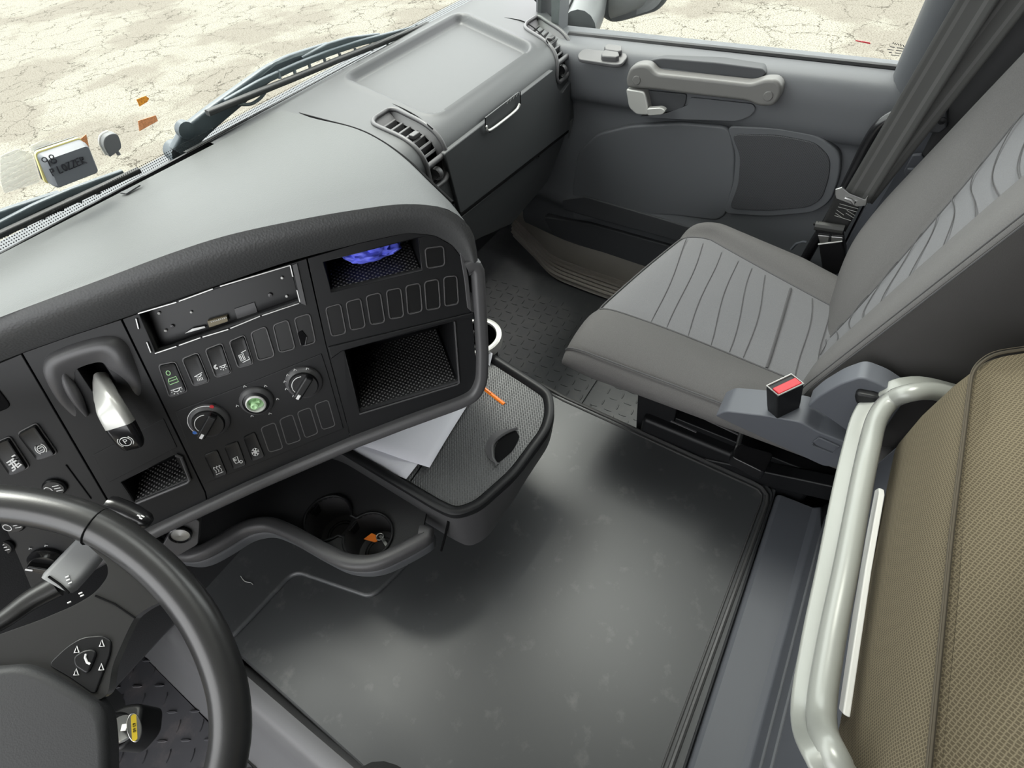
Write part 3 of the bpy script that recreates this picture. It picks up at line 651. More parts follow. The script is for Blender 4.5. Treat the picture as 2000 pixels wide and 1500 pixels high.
symbol(K['t2'][0], [[(.3, .56), (.62, .54), (.6, .78), (.36, .78), (.3, .66), (.3, .56)], arc(.42, .64, .06, 0, 360, 8, .04), arc(.74, .78, .1, 0, 360, 10, .055)], K['t2'][1])
symbol(K['t3'][0], [[(.5 - .28 * cos(a), .68 - .15 * sin(a)), (.5 + .28 * cos(a), .68 + .15 * sin(a))] for a in (0, pi / 3, 2 * pi / 3)] + [arc(.5, .68, .13, 0, 360, 6, .07)] + [[(.5 + .28 * cos(a + .35), .68 + .15 * sin(a + .35)), (.5 + .18 * cos(a), .68 + .1 * sin(a)), (.5 + .28 * cos(a - .35), .68 + .15 * sin(a - .35))] for a in [k * pi / 3 for k in range(6)]], K['t3'][1])
# climate dials
def dial(px, py, r, label, pointer, cap=True):
    c = fp(px, py, 0); cu, cw = (c - P0).dot(U), (c - P0).dot(WW)
    o = mk('climate_dial', lathe([(r * 1.22, -.002), (r * 1.22, .003), (r * 1.17, .006), (r * .95, .009), (r * .92, .004), (r * .9, .003)], c, NN, 40), M['bezel'], cm, smooth=50, label=label)
    if cap:
        mk('dial_knob', lathe([(r * .97, .002), (r * .96, .010), (r * .90, .0125), (.0001, .0125)], c, NN, 36), M['switch'], o)
        a = R_(pointer); dx_, dy_ = cos(a), sin(a)
        e = fw(cu, cw, .0165); g = U * dx_ + WW * dy_
        mk('dial_grip', box(e, (r * 1.84, .010, .010), (g, NN.cross(g), NN)), M['switch'], o, bevel=.002, bseg=3)
        mk('pointer', box(fw(cu, cw, .0222) - g * (r * .68), (.007, .0035, .0012), (g, NN.cross(g), NN)), M['white'], o)
        mk('white_arc', tube([fw(cu + r * .74 * cos(R_(k)), cw + r * .74 * sin(R_(k)), .0128) for k in range(80, 205, 6)], .0005, 5), M['white'], o)
    return o, cu, cw
d1, cu, cw = dial(410, 819, .0205, 'temperature dial with red and blue dots', 42)
ring = [fw(cu + .0265 * cos(R_(k)), cw + .0265 * sin(R_(k)), .0016) for k in range(72, 205, 6)] ; ring2 = [fw(cu + .0245 * cos(R_(k)), cw + .0245 * sin(R_(k)), .0062) for k in range(60, 216, 6)]
mk('scale_line', tube(ring2, .0005, 5), M['white'], d1)
for k, c_ in ((56, 'red'), (202, 'blue')): mk('scale_dot', lathe([(.0026, 0), (.0026, .0012), (.0001, .0012)], fw(cu + .0245 * cos(R_(k)), cw + .0245 * sin(R_(k)), .0058), NN, 14), M[c_], d1)
d2, cu, cw = dial(502, 781, .0175, 'climate dial with its cap missing, pale green peg showing', 40, False)
mk('dial_ring', lathe([(.016, .003), (.0165, .008), (.0125, .010), (.0122, .012), (.0108, .012), (.0105, .004)], fw(cu, cw, 0), NN, 32), M['switch'], d2)
mk('white_collar', lathe([(.0125, .004), (.0125, .012), (.0110, .0135), (.0100, .012), (.0096, .004)], fw(cu, cw, 0), NN, 32), M['pale'], d2)
mk('green_peg', J(lathe([(.0095, .003), (.0095, .005), (.0001, .005)], fw(cu, cw, 0), NN, 24), lathe([(.0052, .004), (.0048, .017), (.0030, .018), (.0001, .0165)], fw(cu - .001, cw, 0), NN, 20), box(fw(cu + .004, cw + .003, .009), (.005, .003, .010), (U, WW, NN))), mat('pale_green_peg', (.42, .68, .36), .5), d2)
def ticks(cu, cw, r, angs, parent, d=.002):
    G = [tube([fw(cu + r * cos(R_(k)) - .0016, cw + r * sin(R_(k)) - .001, d), fw(cu + r * cos(R_(k)), cw + r * sin(R_(k)) + .0014, d), fw(cu + r * cos(R_(k)) + .0018, cw + r * sin(R_(k)) - .0012, d)], .0005, 5) for k in angs]
    for g in G: mk('scale_symbol', g, M['white'], parent)
ticks(cu, cw, .0255, (100, 178, 232, 285, 345, 42), d2)
d3, cu, cw = dial(594, 745, .0195, 'fan speed dial', 42)
ticks(cu, cw, .0235, (58, 96, 126, 152, 180, 215), d3, .0065)
# --- radio slot with the radio's front taken out
rt = thing('radio_slot', fp(430, 605), 'empty radio slot with bare metal sleeve and multi-pin connector', 'radio')
rq = [fp(a, b) for a, b in rad]; dn = -NN * .028
mk('sleeve', grid([rq + [rq[0]], [p + dn for p in rq] + [rq[0] + dn]]), M['black'], rt, solid=.001)
mk('back_plate', prism([p + dn * .72 for p in rq], -NN * .002), M['switch'], rt)
def fr2(pts, d=.0012, r=.0011): return tube([fp(a, b, d) for a, b in pts], r, 6)
edges = [[(270, 612), (345, 590)], [(350, 588), (416, 564)], [(430, 559), (567, 518)], [(303, 690), (345, 676)], [(350, 674), (392, 659)], [(396, 658), (446, 643)], [(450, 641), (508, 617)], [(512, 616), (584, 592)], [(567, 518), (572, 540)], [(580, 566), (586, 590)], [(266, 622), (271, 642)], [(287, 668), (295, 688)]]
mk('metal_edge', J(*[fr2(e) for e in edges]), M['steel'], rt)
mk('side_bracket', prism([fp(a, b, .001) for a, b in ((571, 518), (580, 514), (598, 596), (588, 592))], NN * .001), M['bezel'], rt)
D = -.0195
mk('connector', slab(fpoly([(407, 624), (444, 614), (447, 624), (411, 636)], 0, D), lambda u, w, d: fw(u, w, D + d), 0, .006), mat('connector_brass', (.18, .15, .09), .5), rt)
mk('connector_pins', J(*[box(fp(413 + 3.6 * k, 628.5 - 1.05 * k, D + .0065), (.0012, .0012, .0012), (U, WW, NN)) for k in range(9)]), M['pale'], rt)
mk('grey_patch', slab(fpoly([(458, 603), (497, 590), (503, 609), (464, 624)], 0, D), lambda u, w, d: fw(u, w, D + d), 0, .001), M['bezel'], rt)
for a, b, r in ((311, 611, .0016), (337, 637, .0022), (324, 645, .0016), (374, 609, .0013), (551, 542, .0016), (528, 576, .0026), (560, 578, .0016)):
    mk('stud', lathe([(r, 0), (r, .002), (.0001, .0025)], fp(a, b, D), NN, 12), M['bezel'] if r > .002 else M['pale'], rt)
mk('card_spring', prism([fp(a, b, D + .002) for a, b in ((362, 650), (376, 641), (400, 636), (402, 639))], NN * .002), M['steel'], rt)

# --- parking brake panel
pb = thing('parking_brake_panel', fp(230, 820), 'black panel left of the radio with silver parking brake lever and small cubby', 'control panel')
pc = quad4((234, 942, 341, 888, 369, 938, 262, 982))
slot = quad4((138, 702, 184, 683, 228, 748, 183, 770))
Po = fpoly([(44, 690), (140, 656), (236, 625), (400, 962), (404, 984), (300, 1034), (258, 1050), (216, 984)])
mk('panel_face', plate(Po, [fpoly(pc, .003), fpoly(slot, .004)], fw, .004), M['black'], pb, bevel=.0012)
recess(pc, pb, .05, 'small_cubby', .95)
mk('cubby_edge', tube([fp(a, b, .002) for a, b in ((343, 889), (354, 893), (371, 937), (366, 943), (262, 985))], .0022, 8), M['bezel'], pb)
sq = [fp(a, b) for a, b in slot]
mk('lever_slot', [(grid([sq + [sq[0]], [p - NN * .03 for p in sq] + [sq[0] - NN * .03]]), M['void']), (([p - NN * .03 for p in sq], [(0, 1, 2, 3)]), M['void'])], None, pb, solid=.001)
# raised surround of the lever: a dished horseshoe
so_ = resample(sp([fp(a, b) for a, b in ((158, 832), (118, 792), (94, 745), (84, 714), (93, 694), (118, 680), (165, 664), (215, 655), (245, 668), (264, 705), (280, 752), (276, 790))], 6), 60)
sc_ = fp(182, 738); srows = [[], [], [], [], []]
for k, p in enumerate(so_):
    h = sst(0, .30, k / 59) * sst(1, .70, k / 59)
    for r, (f, d) in zip(srows, ((0, -.001), (.06, .008), (.16, .0125), (.34, .010), (.62, .0005))): r.append(p.lerp(sc_, .04 * (1 - h) + f * (.3 + .7 * h)) + NN * (d * h - .0006 * (1 - h)))
mk('lever_surround', grid(srows), M['bezel'], pb, smooth=80)
hs2 = resample(sp([fp(a, b, .003) for a, b in ((170, 812), (150, 778), (128, 738), (120, 716))], 6), 20)
mk('lever_surround', sweep(hs2, rrprof(.012, .014, .006), up=NN, scale=[.3 + .7 * math.sin(pi * k / 19) for k in range(20)]), M['bezel'], pb, smooth=60)
lev = [fp(196, 745, -.012), fp(205, 770, .012), fp(218, 800, .032), fp(240, 838, .040), fp(262, 872, .040)]
levp = resample(sp(lev, 8), 30)
cutl = 20
lv_ = mk('brake_lever', sweep(levp[:cutl + 1], rrprof(.030, .017, .006), up=NN, scale=[.92 + .1 * k / 20 for k in range(21)]), M['silver'], pb, smooth=60, label='silver grey lever')
mk('lever_tip', sweep(levp[cutl:], rrprof(.0302, .0172, .006), up=NN, scale=[1.02, 1.02, 1.0, .99, .97, .95, .92, .88, .82, .7]), M['gloss'], lv_, smooth=60, label='black lever tip with a parking symbol')
lc = levp[25]; lt_ = (levp[27] - levp[23]).normalized(); ls = lt_.cross(NN).normalized(); ln = ls.cross(lt_); ln = ln if ln.dot(NN) > 0 else -ln
tx_ = (U - ln * U.dot(ln)).normalized(); ty_ = ln.cross(tx_)
writing('parking_letter', 'P', .0095, lc + ln * .0088, tx_, ty_, M['white'], lv_)
mk('parking_ring', J(tube([lc + ln * .0088 + (tx_ * cos(t) + ty_ * sin(t)) * .0060 for t in [2 * pi * k / 24 for k in range(24)]], .0005, 5, True), *[tube([lc + ln * .0088 + (tx_ * cos(R_(t)) + ty_ * sin(R_(t))) * .0080 for t in range(s, s + 100, 8)], .0005, 5) for s in (-50, 130)]), M['white'], lv_)
mk('blank_card', slab(fpoly([(182, 888), (320, 817), (346, 873), (213, 942)]), fw, -.001, .0009), M['black'], pb, bevel=.0006)

# --- instrument panel left of it, seen behind the wheel
ip = thing('instrument_panel', fp(60, 950), 'black switch panel behind the steering wheel with round lamp controls', 'control panel')
Io = fpoly([(-170, 780), (41, 692), (213, 985), (256, 1050), (200, 1100), (60, 1190), (-120, 1270)])
mk('panel_face', slab(Io, fw, -.004, -.0005), M['black'], ip, bevel=.0012)
kA = quad4((37, 845, 71, 827, 111, 884, 76, 896)); kB = quad4((-16, 868, 19, 853, 57, 911, 23, 926)); kC = quad4((-70, 770, -12, 748, 24, 794, -30, 816))
a_ = key(kA, ip, .005); symbol(kA, [arc(.58, .68, .17, 0, 360, 12, .11), arc(.58, .68, .26, -55, 55, 8, .17), arc(.58, .68, .26, 125, 235, 8, .17), [(.5, .64), (.66, .64)], [(.5, .72), (.66, .72)]], a_, d=.0055)
b_ = key(kB, ip, .005); symbol(kB, [[(.3, .6), (.75, .56)], [(.32, .68), (.8, .64)], [(.5, .58), (.52, .86)], [(.62, .57), (.66, .86)], [(.36, .8), (.86, .74)], [(.3, .88), (.5, .86)], [(.66, .84), (.9, .8)], [(.7, .5), (.9, .48)]], b_, r=.001, d=.0055)
mk('dark_well', slab(fpoly(kC, .008), fw, -.003, .001), M['void'], ip, bevel=.001)
mk('panel_seam', tube([fp(129, 908, 0), fp(178, 974, 0)], .0008, 6), M['void'], ip)
for (a, b, r, sym) in ((108, 950, .013, 0), (28, 1022, .013, 0), (2, 1066, .015, 1)):
    c = fp(a, b); k = mk('lamp_button', lathe([(r, -.002), (r, .003), (r * .85, .005), (.0001, .005)], c, NN, 28), M['switch'], ip)
    cu, cw = (c - P0).dot(U), (c - P0).dot(WW)
    g = [tube([fw(cu + r * .1, cw + r * .32 * s, .0055), fw(cu + r * .65, cw + r * .32 * s - .001, .0055)], .0006, 5) for s in (-1, 0, 1)] + [tube([fw(cu - r * .45 + r * .3 * cos(R_(t)), cw + r * .42 * sin(R_(t)), .0055) for t in range(0, 361, 20)], .0006, 5)]
    mk('lamp_symbol', J(*g), M['white'], k)
c = fp(92, 1092); cu, cw = (c - P0).dot(U), (c - P0).dot(WW)
lk = mk('light_switch', lathe([(.021, -.002), (.021, .004), (.018, .007), (.016, .012), (.0001, .012)], c, NN, 36), M['gloss'], ip)
mk('switch_grip', box(fw(cu, cw, .016), (.030, .009, .010), ((U * .7 - WW * .7).normalized(), (U * .7 + WW * .7).normalized(), NN)), M['gloss'], lk, bevel=.002, bseg=3)
mk('pointer', box(fw(cu - .008, cw + .008, .0218), (.008, .003, .001), ((U * .7 - WW * .7).normalized(), (U * .7 + WW * .7).normalized(), NN)), M['white'], lk)
ticks(cu, cw, .027, (60, 100, -30), lk, .001)

# --- round 24 volt style socket under the left end of the bezel
so = thing('power_socket', fp(352, 1046, -.02), 'round metal-lidded power socket below the parking brake panel', 'socket')
c = fp(352, 1046, -.012)
mk('socket_plate', slab(fpoly([(318, 1062), (336, 1030), (376, 1006), (392, 1014), (388, 1060), (350, 1082), (325, 1092)], .006, -.02), lambda u, w, d: fw(u, w, -.02 + d), -.01, .004), M['bezel'], so, bevel=.002)
mk('socket_ring', lathe([(.0155, -.006), (.0155, .001), (.0138, .002), (.0125, .0)], c, NN, 30), M['gloss'], so)
mk('socket_lid', lathe([(.0125, -.004), (.0125, -.0005), (.0001, .001)], c, NN, 30), M['steel'], so)

# ================================================================ passenger side of the dashboard
pp = [(1.02, .800), (.96, .798), (.86, .793), (.76, .788), (.705, .784), (.676, .777), (.656, .765), (.646, .750), (.643, .735), (.640, .70), (.637, .65), (.634, .600)]
pps = resample(sp([V((0, y, z)) for y, z in pp], 8), 110)
def xr(y): return 1.238 + min(max(0, y - .64) * .90, .28)
def xl(y): return .49
tray_q = [PZ(675, 163, .785), PZ(900, 38, .785), PZ(1040, 90, .785), PZ(845, 225, .785)]
tray_p = rnd([V((p.x, p.y, 0)) for p in tray_q], .035, 6)
def sdf(poly, x, y):
    d = 9; ins = False
    for i in range(len(poly)):
        a, b = poly[i - 1], poly[i]; ex, ey = b.x - a.x, b.y - a.y; px_, py_ = x - a.x, y - a.y
        t = min(max((px_ * ex + py_ * ey) / max(ex * ex + ey * ey, 1e-12), 0), 1); d = min(d, math.hypot(px_ - ex * t, py_ - ey * t))
        if (a.y > y) != (b.y > y) and x < (b.x - a.x) * (y - a.y) / (b.y - a.y) + a.x: ins = not ins
    return -d if ins else d
# vents: left / right edge on the profile as (parameter, x)
def prof_at(s):
    f = min(max(s, 0), .9999) * 109; i = int(f); return pps[i].lerp(pps[i + 1], f - i)
def s_of(y, z): return min(range(110), key=lambda i: (pps[i].y - y) ** 2 + (pps[i].z - z) ** 2) / 109
VENTS = []
for (tl, tr, br, bl) in (((.690, .792), (.762, .795), (.717, .70), (.660, .69)), ((1.262, .79), (1.345, .79), (1.230, .708), (1.158, .700))):
    s0 = s_of(tl[1], .789); s1 = s_of(.64, br[1])
    VENTS.append((s0, s1, tl[0], tr[0], br[0], bl[0]))
def vx(v, s):
    t = min(max((s - v[0]) / (v[1] - v[0]), 0), 1); k = t ** .75; a, b = lerp(v[2], v[5], k), lerp(v[3], v[4], k); e = max(0, 1 - t / .13, 1 - (1 - t) / .10); q = (b - a) * .22 * (1 - math.sqrt(max(0, 1 - e * e)))
    return a + q, b - q
NX = 190
rows = []
for i, p in enumerate(pps):
    row = []
    for k in range(NX):
        x = lerp(xl(p.y), xr(p.y), k / (NX - 1)); z = p.z
        if i < 70:
            d = sdf(tray_p, x, p.y); z -= .017 * sst(.006, -.012, d) - .0025 * sst(.02, .004, d) * sst(-.004, .004, d)
        row.append(V((x, p.y, z)))
    rows.append(row)
vv = [q for r in rows for q in r]; ff = []
for i in range(109):
    for k in range(NX - 1):
        s = (i + .5) / 109; x = (rows[i][k].x + rows[i + 1][k + 1].x) / 2; skip = False
        for v in VENTS:
            if v[0] <= s <= v[1]:
                a, b = vx(v, s)
                if a < x < b: skip = True
        if not skip: ff.append((i * NX + k, i * NX + k + 1, (i + 1) * NX + k + 1, (i + 1) * NX + k))
mk('passenger_top', (vv, ff), M['dash_grey'], dash, smooth=60, label='passenger dash top with a shallow tray')
# right end cap and inner bulk
ec = [V((xr(p.y), p.y, p.z)) for p in pps] + [V((1.24, .66, .47)), V((1.31, 1.02, .47))]
mk('end_cap', prism(ec, (.004, 0, 0)), M['dash_grey'], dash)
mk('cover_seam', J(*[tube(sp([PZ(a, b, z) for a, b, z in q], 6), .0014, 6) for q in (((632, 171, .793), (680, 178, .7915), (725, 190, .790), (775, 207, .789), (815, 228, .787), (845, 252, .783)), ((985, 35, .792), (1022, 42, .791), (1052, 62, .788), (1070, 84, .784)))]), M['void'], dash)
mk('cowl_seam', tube([p + V((.012, .004, -.006)) for p in Ec[3:]], .0022, 6), M['void'], dash)
# glove box
gb = thing('glove_box', (.94, .64, .6), 'grey glove box with pull latch in the passenger dash', 'glove box')
gy = lambda z: .632 + (z - .60) * .075
gf = lambda u, w, d: V((u, gy(w) - d, w))
def gpoly(pts, r, y=.635): return [(p.x, p.z) for p in rnd([PY(a, b, y) for a, b in pts], r, 5)]
gd = gpoly([(869, 300), (1081, 136), (1088, 172), (1095, 181), (1113, 158), (1104, 252), (893, 416)], .006)
mk('box_door', slab(gd, gf, -.004, .008), M['dash_grey'], gb, bevel=.003, bseg=3)
lo_ = gpoly([(860, 452), (893, 424), (1103, 259), (1097, 285), (1078, 356), (1010, 440), (935, 470), (890, 520)], .006)
lf = lambda u, w, d: V((u, gy(.6) + (.6 - w) * .16 - d, w))
mk('lower_panel', slab(lo_, lf, -.03, .004), M['dash_grey'], gb, bevel=.003, bseg=3)
lq = gpoly([(948, 230), (1014, 179), (1016, 196), (1008, 212), (956, 254), (948, 250)], .004)
lch = mk('latch', slab(lq, gf, .006, .0092), M['dash_grey'], gb, bevel=.001); mk('latch_gap', tube([PY(a, b, .6275) for a, b in ((948, 230), (948, 250), (956, 258), (1008, 218), (1017, 202), (1016, 179))], .0012, 6), M['void'], lch)
la2 = [PY(a, b, .6255) for a, b in ((950, 246), (955, 255), (980, 238), (1008, 215), (1015, 203))]
mk('latch_highlight', tube(resample(sp(la2, 5), 40), .0022, 8, ry=.0028), M['silver'], lch, smooth=60)  # silver lip: the bright edge highlight is put into its colour
mk('latch_mark', J(*[tube([PY(990 + 6 * k, 203 - 4.6 * k, .625), PY(993 + 6 * k, 197 - 4.6 * k, .625), PY(995 + 6 * k, 200 - 4.6 * k, .625)], .0006, 5) for k in range(4)]), M['black_soft'], lch)
mk('keyhole', lathe([(.007, 0), (.007, .002), (.004, .002), (.004, -.001)], PY(1050, 304, .630), (0, -1, .1), 20), M['black_soft'], gb)
mk('shadow_gap', bar(PY(893, 419, .634), PY(1104, 255, .634), .02, .006), M['void'], gb)
# two air vents, wrapping from the top onto the face
def vent(v, label):
    s0, s1, *_ = v; n = 30
    mid = prof_at((s0 + s1) / 2)
    t_ = thing('air_vent', (vx(v, s1)[0], mid.y, mid.z), label, 'air vent', 'air vents in the passenger dashboard')
    def pt(s, f, d=0):
        p = prof_at(s); q = prof_at(min(s + .01, 1)); o = prof_at(max(s - .01, 0)); tg = (q - o).normalized(); nn = V((1, 0, 0)).cross(tg); nn = nn if nn.z - nn.y > 0 else -nn
        a, b = vx(v, s); return V((lerp(a, b, f), p.y, p.z)) + nn * d
    S = [lerp(s0, s1, k / n) for k in range(n + 1)]
    loop = [pt(s, 0, .001) for s in S] + [pt(s1, f, .001) for f in (.25, .5, .75)] + [pt(s, 1, .001) for s in S[::-1]] + [pt(s0, f, .001) for f in (.75, .5, .25)]
    loop = resample(rnd(loop, .008, 3) + [loop[0]], 110)[:-1]
    cen = V(); 
    for p in loop: cen += p / len(loop)
    fr = mk('frame', tube(loop, .0045, 10, True), M['bezel'], t_, smooth=60)
    mk('duct', [(grid([[pt(s, 0, .0) for s in S], [pt(s, .13, -.012) for s in S]]), M['bezel']), (grid([[pt(s, 1, .0) for s in S], [pt(s, .82, -.014) for s in S]]), M['bezel']), (grid([[pt(S[0], f, 0) for f in (0, .5, 1)], [pt(lerp(s0, s1, .10), f, -.013) for f in (.13, .5, .82)]]), M['bezel']), (grid([[pt(s, .13, -.012) for s in S], [pt(s, .15, -.045) for s in S], [pt(s, .80, -.045) for s in S], [pt(s, .82, -.014) for s in S]]), M['void'])], None, t_, smooth=60)
    mk('end_bar', tube([pt(lerp(s0, s1, .80), f, -.002) for f in (.04, .35, .65, .96)], .0055, 10), M['bezel'], t_, smooth=60)
    sa, sb = lerp(s0, s1, .09), lerp(s0, s1, .72)
    for k in range(7):
        s = lerp(sa, sb, k / 6); e = s + .016
        a0, a1, b0, b1 = pt(s, .12, -.011), pt(e, .12, -.034), pt(s, .83, -.011), pt(e, .83, -.034)
        th = (pt(s + .01, .5, -.004) - pt(s - .01, .5, -.004)).normalized() * .0028
        mk('slat', loft([[a0 - th, a0 + th, a1 + th, a1 - th], [b0 - th, b0 + th, b1 + th, b1 - th]]), M['bezel'], t_, bevel=.0014)
    s = lerp(sa, sb, .60); mk('slat_knob', box(pt(s, .5, -.007), (.020, .014, .008)), M['bezel'], t_, bevel=.002)
    s = lerp(s0, s1, .91); c = pt(s, .5, -.004)
    mk('thumb_wheel', lathe([(.011, -.006), (.012, -.004), (.012, .004), (.011, .006)], c, (1, 0, 0), 24), M['bezel'], t_, smooth=30)
    mk('wheel_plate', grid([[pt(lerp(s0, s1, g), f, -.008) for f in (.03, .97)] for g in (.83, .9, .98)]), M['gloss'], t_)
    return t_
vent(VENTS[0], 'black slatted air vent between glove box and centre cowl')
vent(VENTS[1], 'black slatted air vent at the door end of the passenger dashboard')
mk('screen_card', prism([PZ(235, 378, .806), PZ(262, 366, .806), PZ(275, 363, .806), PZ(248, 380, .806)], (0, 0, .002)), M['dash_grey'], dash)

# ================================================================ pull-out storage box with studded lid, papers, pen
ZL = .462
sb = thing('storage_box', (.36, .42, .3), 'black storage box with studded lid mat pulled out from under the fascia', 'storage box')
ob = [PZ(a, b, ZL) for a, b in ((944, 676), (1050, 743), (1078, 762), (1084, 800), (1074, 838), (1010, 925), (935, 992), (886, 1008), (846, 990), (648, 870))]
ob = [V((p.x, p.y, 0)) for p in ob] + [V((.19, .66, 0)), V((.52, .62, 0))]
obr = rnd(ob, .02, 5)
c = sum(ob, V()) / len(ob)
def inset(poly, d):
    """move every point inward by about d"""
    n = len(poly); out = []
    for i in range(n):
        t = (poly[(i + 1) % n] - poly[i - 1]).normalized(); nn = V((-t.y, t.x, 0)); 
        out.append(poly[i] + nn * (d if (c - poly[i]).dot(nn) > 0 else -d))
    return out
Z_ = lambda l, z: [V((p.x, p.y, z)) for p in l]
i1, i2, i3 = inset(obr, .004), inset(obr, .012), inset(obr, .018)
bz_ = lambda p: .300 + .085 * sst(.19, .38, p.x) + .012 * sst(.38, .5, p.x)
Bz = lambda l, f: [V((p.x, p.y, lerp(bz_(p), ZL - .022, f))) for p in l]
mk('body', loft([Bz(inset(obr, .024), -.06), Bz(inset(obr, .010), .0), Bz(inset(obr, .004), .3), Z_(obr, ZL - .022), Z_(obr, ZL - .017)]), M['bezel'], sb, smooth=40)
mk('lid_rim', loft([Z_(obr, ZL - .0155), Z_(obr, ZL - .003), Z_(i1, ZL), Z_(i2, ZL - .001), Z_(i3, ZL - .010), Z_(i3, ZL - .015)], cap=True), M['black'], sb, smooth=50)
nt = rnd([V((p.x, p.y, 0)) for p in [PZ(a, b, ZL - .008) for a, b in ((1004, 838), (985, 850), (967, 868), (966, 892), (972, 905), (1002, 880), (1016, 852))]], .012, 5)
lm = mk('lid_mat', slab([(p.x, p.y) for p in inset(obr, .0185)], fxy(ZL - .010), -.002, .001), M['lid'], sb, smooth=0, label='studded rubber lid mat')
a0 = V((0, 1, 0)); uv = lm.data.uv_layers.new(name='uv')
for l in lm.data.loops:
    p = lm.data.vertices[l.vertex_index].co; uv.data[l.index].uv = (p.x * .8 + p.y * .6, p.y * .8 - p.x * .6)
mk('finger_notch', loft([Z_(nt, ZL - .0085), Z_(inset(nt, 0), ZL - .0075)]), M['void'], sb)
nl = sp([PZ(a, b, ZL - .004) for a, b in ((1010, 836), (985, 847), (964, 866), (963, 893), (972, 908))], 6)
mk('notch_lip', tube(nl, .0018, 8, ry=.003), M['bezel'], sb)
nt2 = sp([PZ(a, b, ZL - .007) for a, b in ((1003, 840), (982, 838), (958, 852), (948, 876), (957, 898), (970, 908))], 6)
mk('notch_scoop', grid([nl[:len(nt2)], nt2]), M['bezel'], sb)
mk('side_groove', tube([PZ(876, 1018, .425), PZ(870, 1045, .36), PZ(862, 1075, .305)], .0025, 6), M['void'], sb)
mk('lid_seam', tube([PZ(802, 940, ZL - .0085), PZ(945, 737, ZL - .0085)], .0012, 6), M['void'], sb)
# papers and pen
def sheet(name, pts, z, lab):
    P = [PZ(a, b, z) for a, b in pts]; r0 = [P[0].lerp(P[1], k / 8) for k in range(9)]; r1 = [P[3].lerp(P[2], k / 8) for k in range(9)]
    rows = [[a.lerp(b, j / 8) + V((0, 0, .0015 * math.sin(k * .8 + j * .5))) for k, (a, b) in enumerate(zip(r0, r1))] for j in range(9)]
    return tag(mk(name, grid(rows), M['paper'], solid=.0004), lab, 'paper', 'papers on the lid of the storage box')
sheet('paper_sheet', [(655, 872), (793, 936), (912, 788), (800, 740)], ZL - .0045, 'white paper sheet lying left, with its corner at the lid rim')
sheet('paper_sheet', [(700, 868), (839, 913), (922, 776), (830, 740)], ZL - .0015, 'upper white paper sheet with its corner over the studded mat')
cr_ = [PZ(a, b, z) for a, b, z in ((938, 676, .47), (962, 690, .475), (956, 716, .452), (944, 742, .450), (930, 740, .45), (928, 700, .46))]
tag(mk('paper_scrap', prism(cr_, (.0, .0, -.002)), M['paper'], bevel=.0005), 'crumpled pale paper scrap at the far corner of the storage box lid', 'paper')
pen = thing('pen', PZ(960, 772, .456), 'orange pen lying on the studded lid of the storage box', 'pen')
a, b = PZ(920, 740, .452), PZ(985, 790, .452); dr = (b - a).normalized()
mk('barrel', lathe([(.0001, 0), (.0036, .0), (.004, .002), (.004, (b - a).length - .004), (.0034, (b - a).length), (.0001, (b - a).length)], a, dr, 16), M['orange'], pen, smooth=50)
mk('clip', bar(a.lerp(b, .30) + V((0, 0, .005)), a.lerp(b, .62) + V((0, 0, .005)), .0025, .0012), M['orange'], pen)

# ================================================================ cup holder console with its rail
ZC = .402
cc = thing('cup_holder_console', (.08, .5, .4), 'charcoal console with two joined cup wells behind a curved grab rail', 'cup holder')
rl = [(285, 1050), (330, 1078), (385, 1085), (432, 1060), (478, 1030), (525, 1022), (570, 1040), (625, 1072), (680, 1100), (735, 1101), (790, 1075), (850, 1040)]
rlp = resample(rnd([PZ(a, b, ZC + .006) for a, b in rl], .03, 6), 90)
mk('grab_rail', sweep(rlp, rrprof(.024, .026, .009), up=V((0, 0, 1))), M['bezel'], cc, smooth=60)
mk('rail_skirt', sweep([p + V((0, 0, -.026)) for p in rlp], rrprof(.020, .026, .006), up=V((0, 0, 1))), M['door_grey'], cc, smooth=60)
c1, c2 = PZ(639, 1010, ZC), PZ(718, 1045, ZC); rw = .042
d12 = (c2 - c1); L12 = d12.length; dd = d12.normalized(); pn_ = V((-dd.y, dd.x, 0)); nk = .019
h = math.acos(min(1, max(-1, nk / rw))); 
eight = []
th0 = math.asin(nk / rw)
for k in range(25):
    a = th0 + (2 * pi - 2 * th0) * k / 24; eight.append(c1 + dd * rw * cos(a) + pn_ * rw * sin(a))
for k in range(25):
    a = pi + th0 + (2 * pi - 2 * th0) * k / 24; eight.append(c2 + dd * rw * cos(a) + pn_ * rw * sin(a))
e2 = [(p.x, p.y) for p in eight]
inner_ = [p for p in rlp[14:]]
tray_o = [(p.x, p.y) for p in inner_] + [(.245, .40), (.30, .60), (.15, .80), (-.02, .80)]
mk('tray', plate(tray_o, [e2], fxy(ZC - .004), .006), M['black_soft'], cc, smooth=0)
lip_ = [V((p.x, p.y, ZC - .002)) for p in eight]
mk('cup_rim', tube(lip_, .0028, 8, True), M['black'], cc, smooth=60)
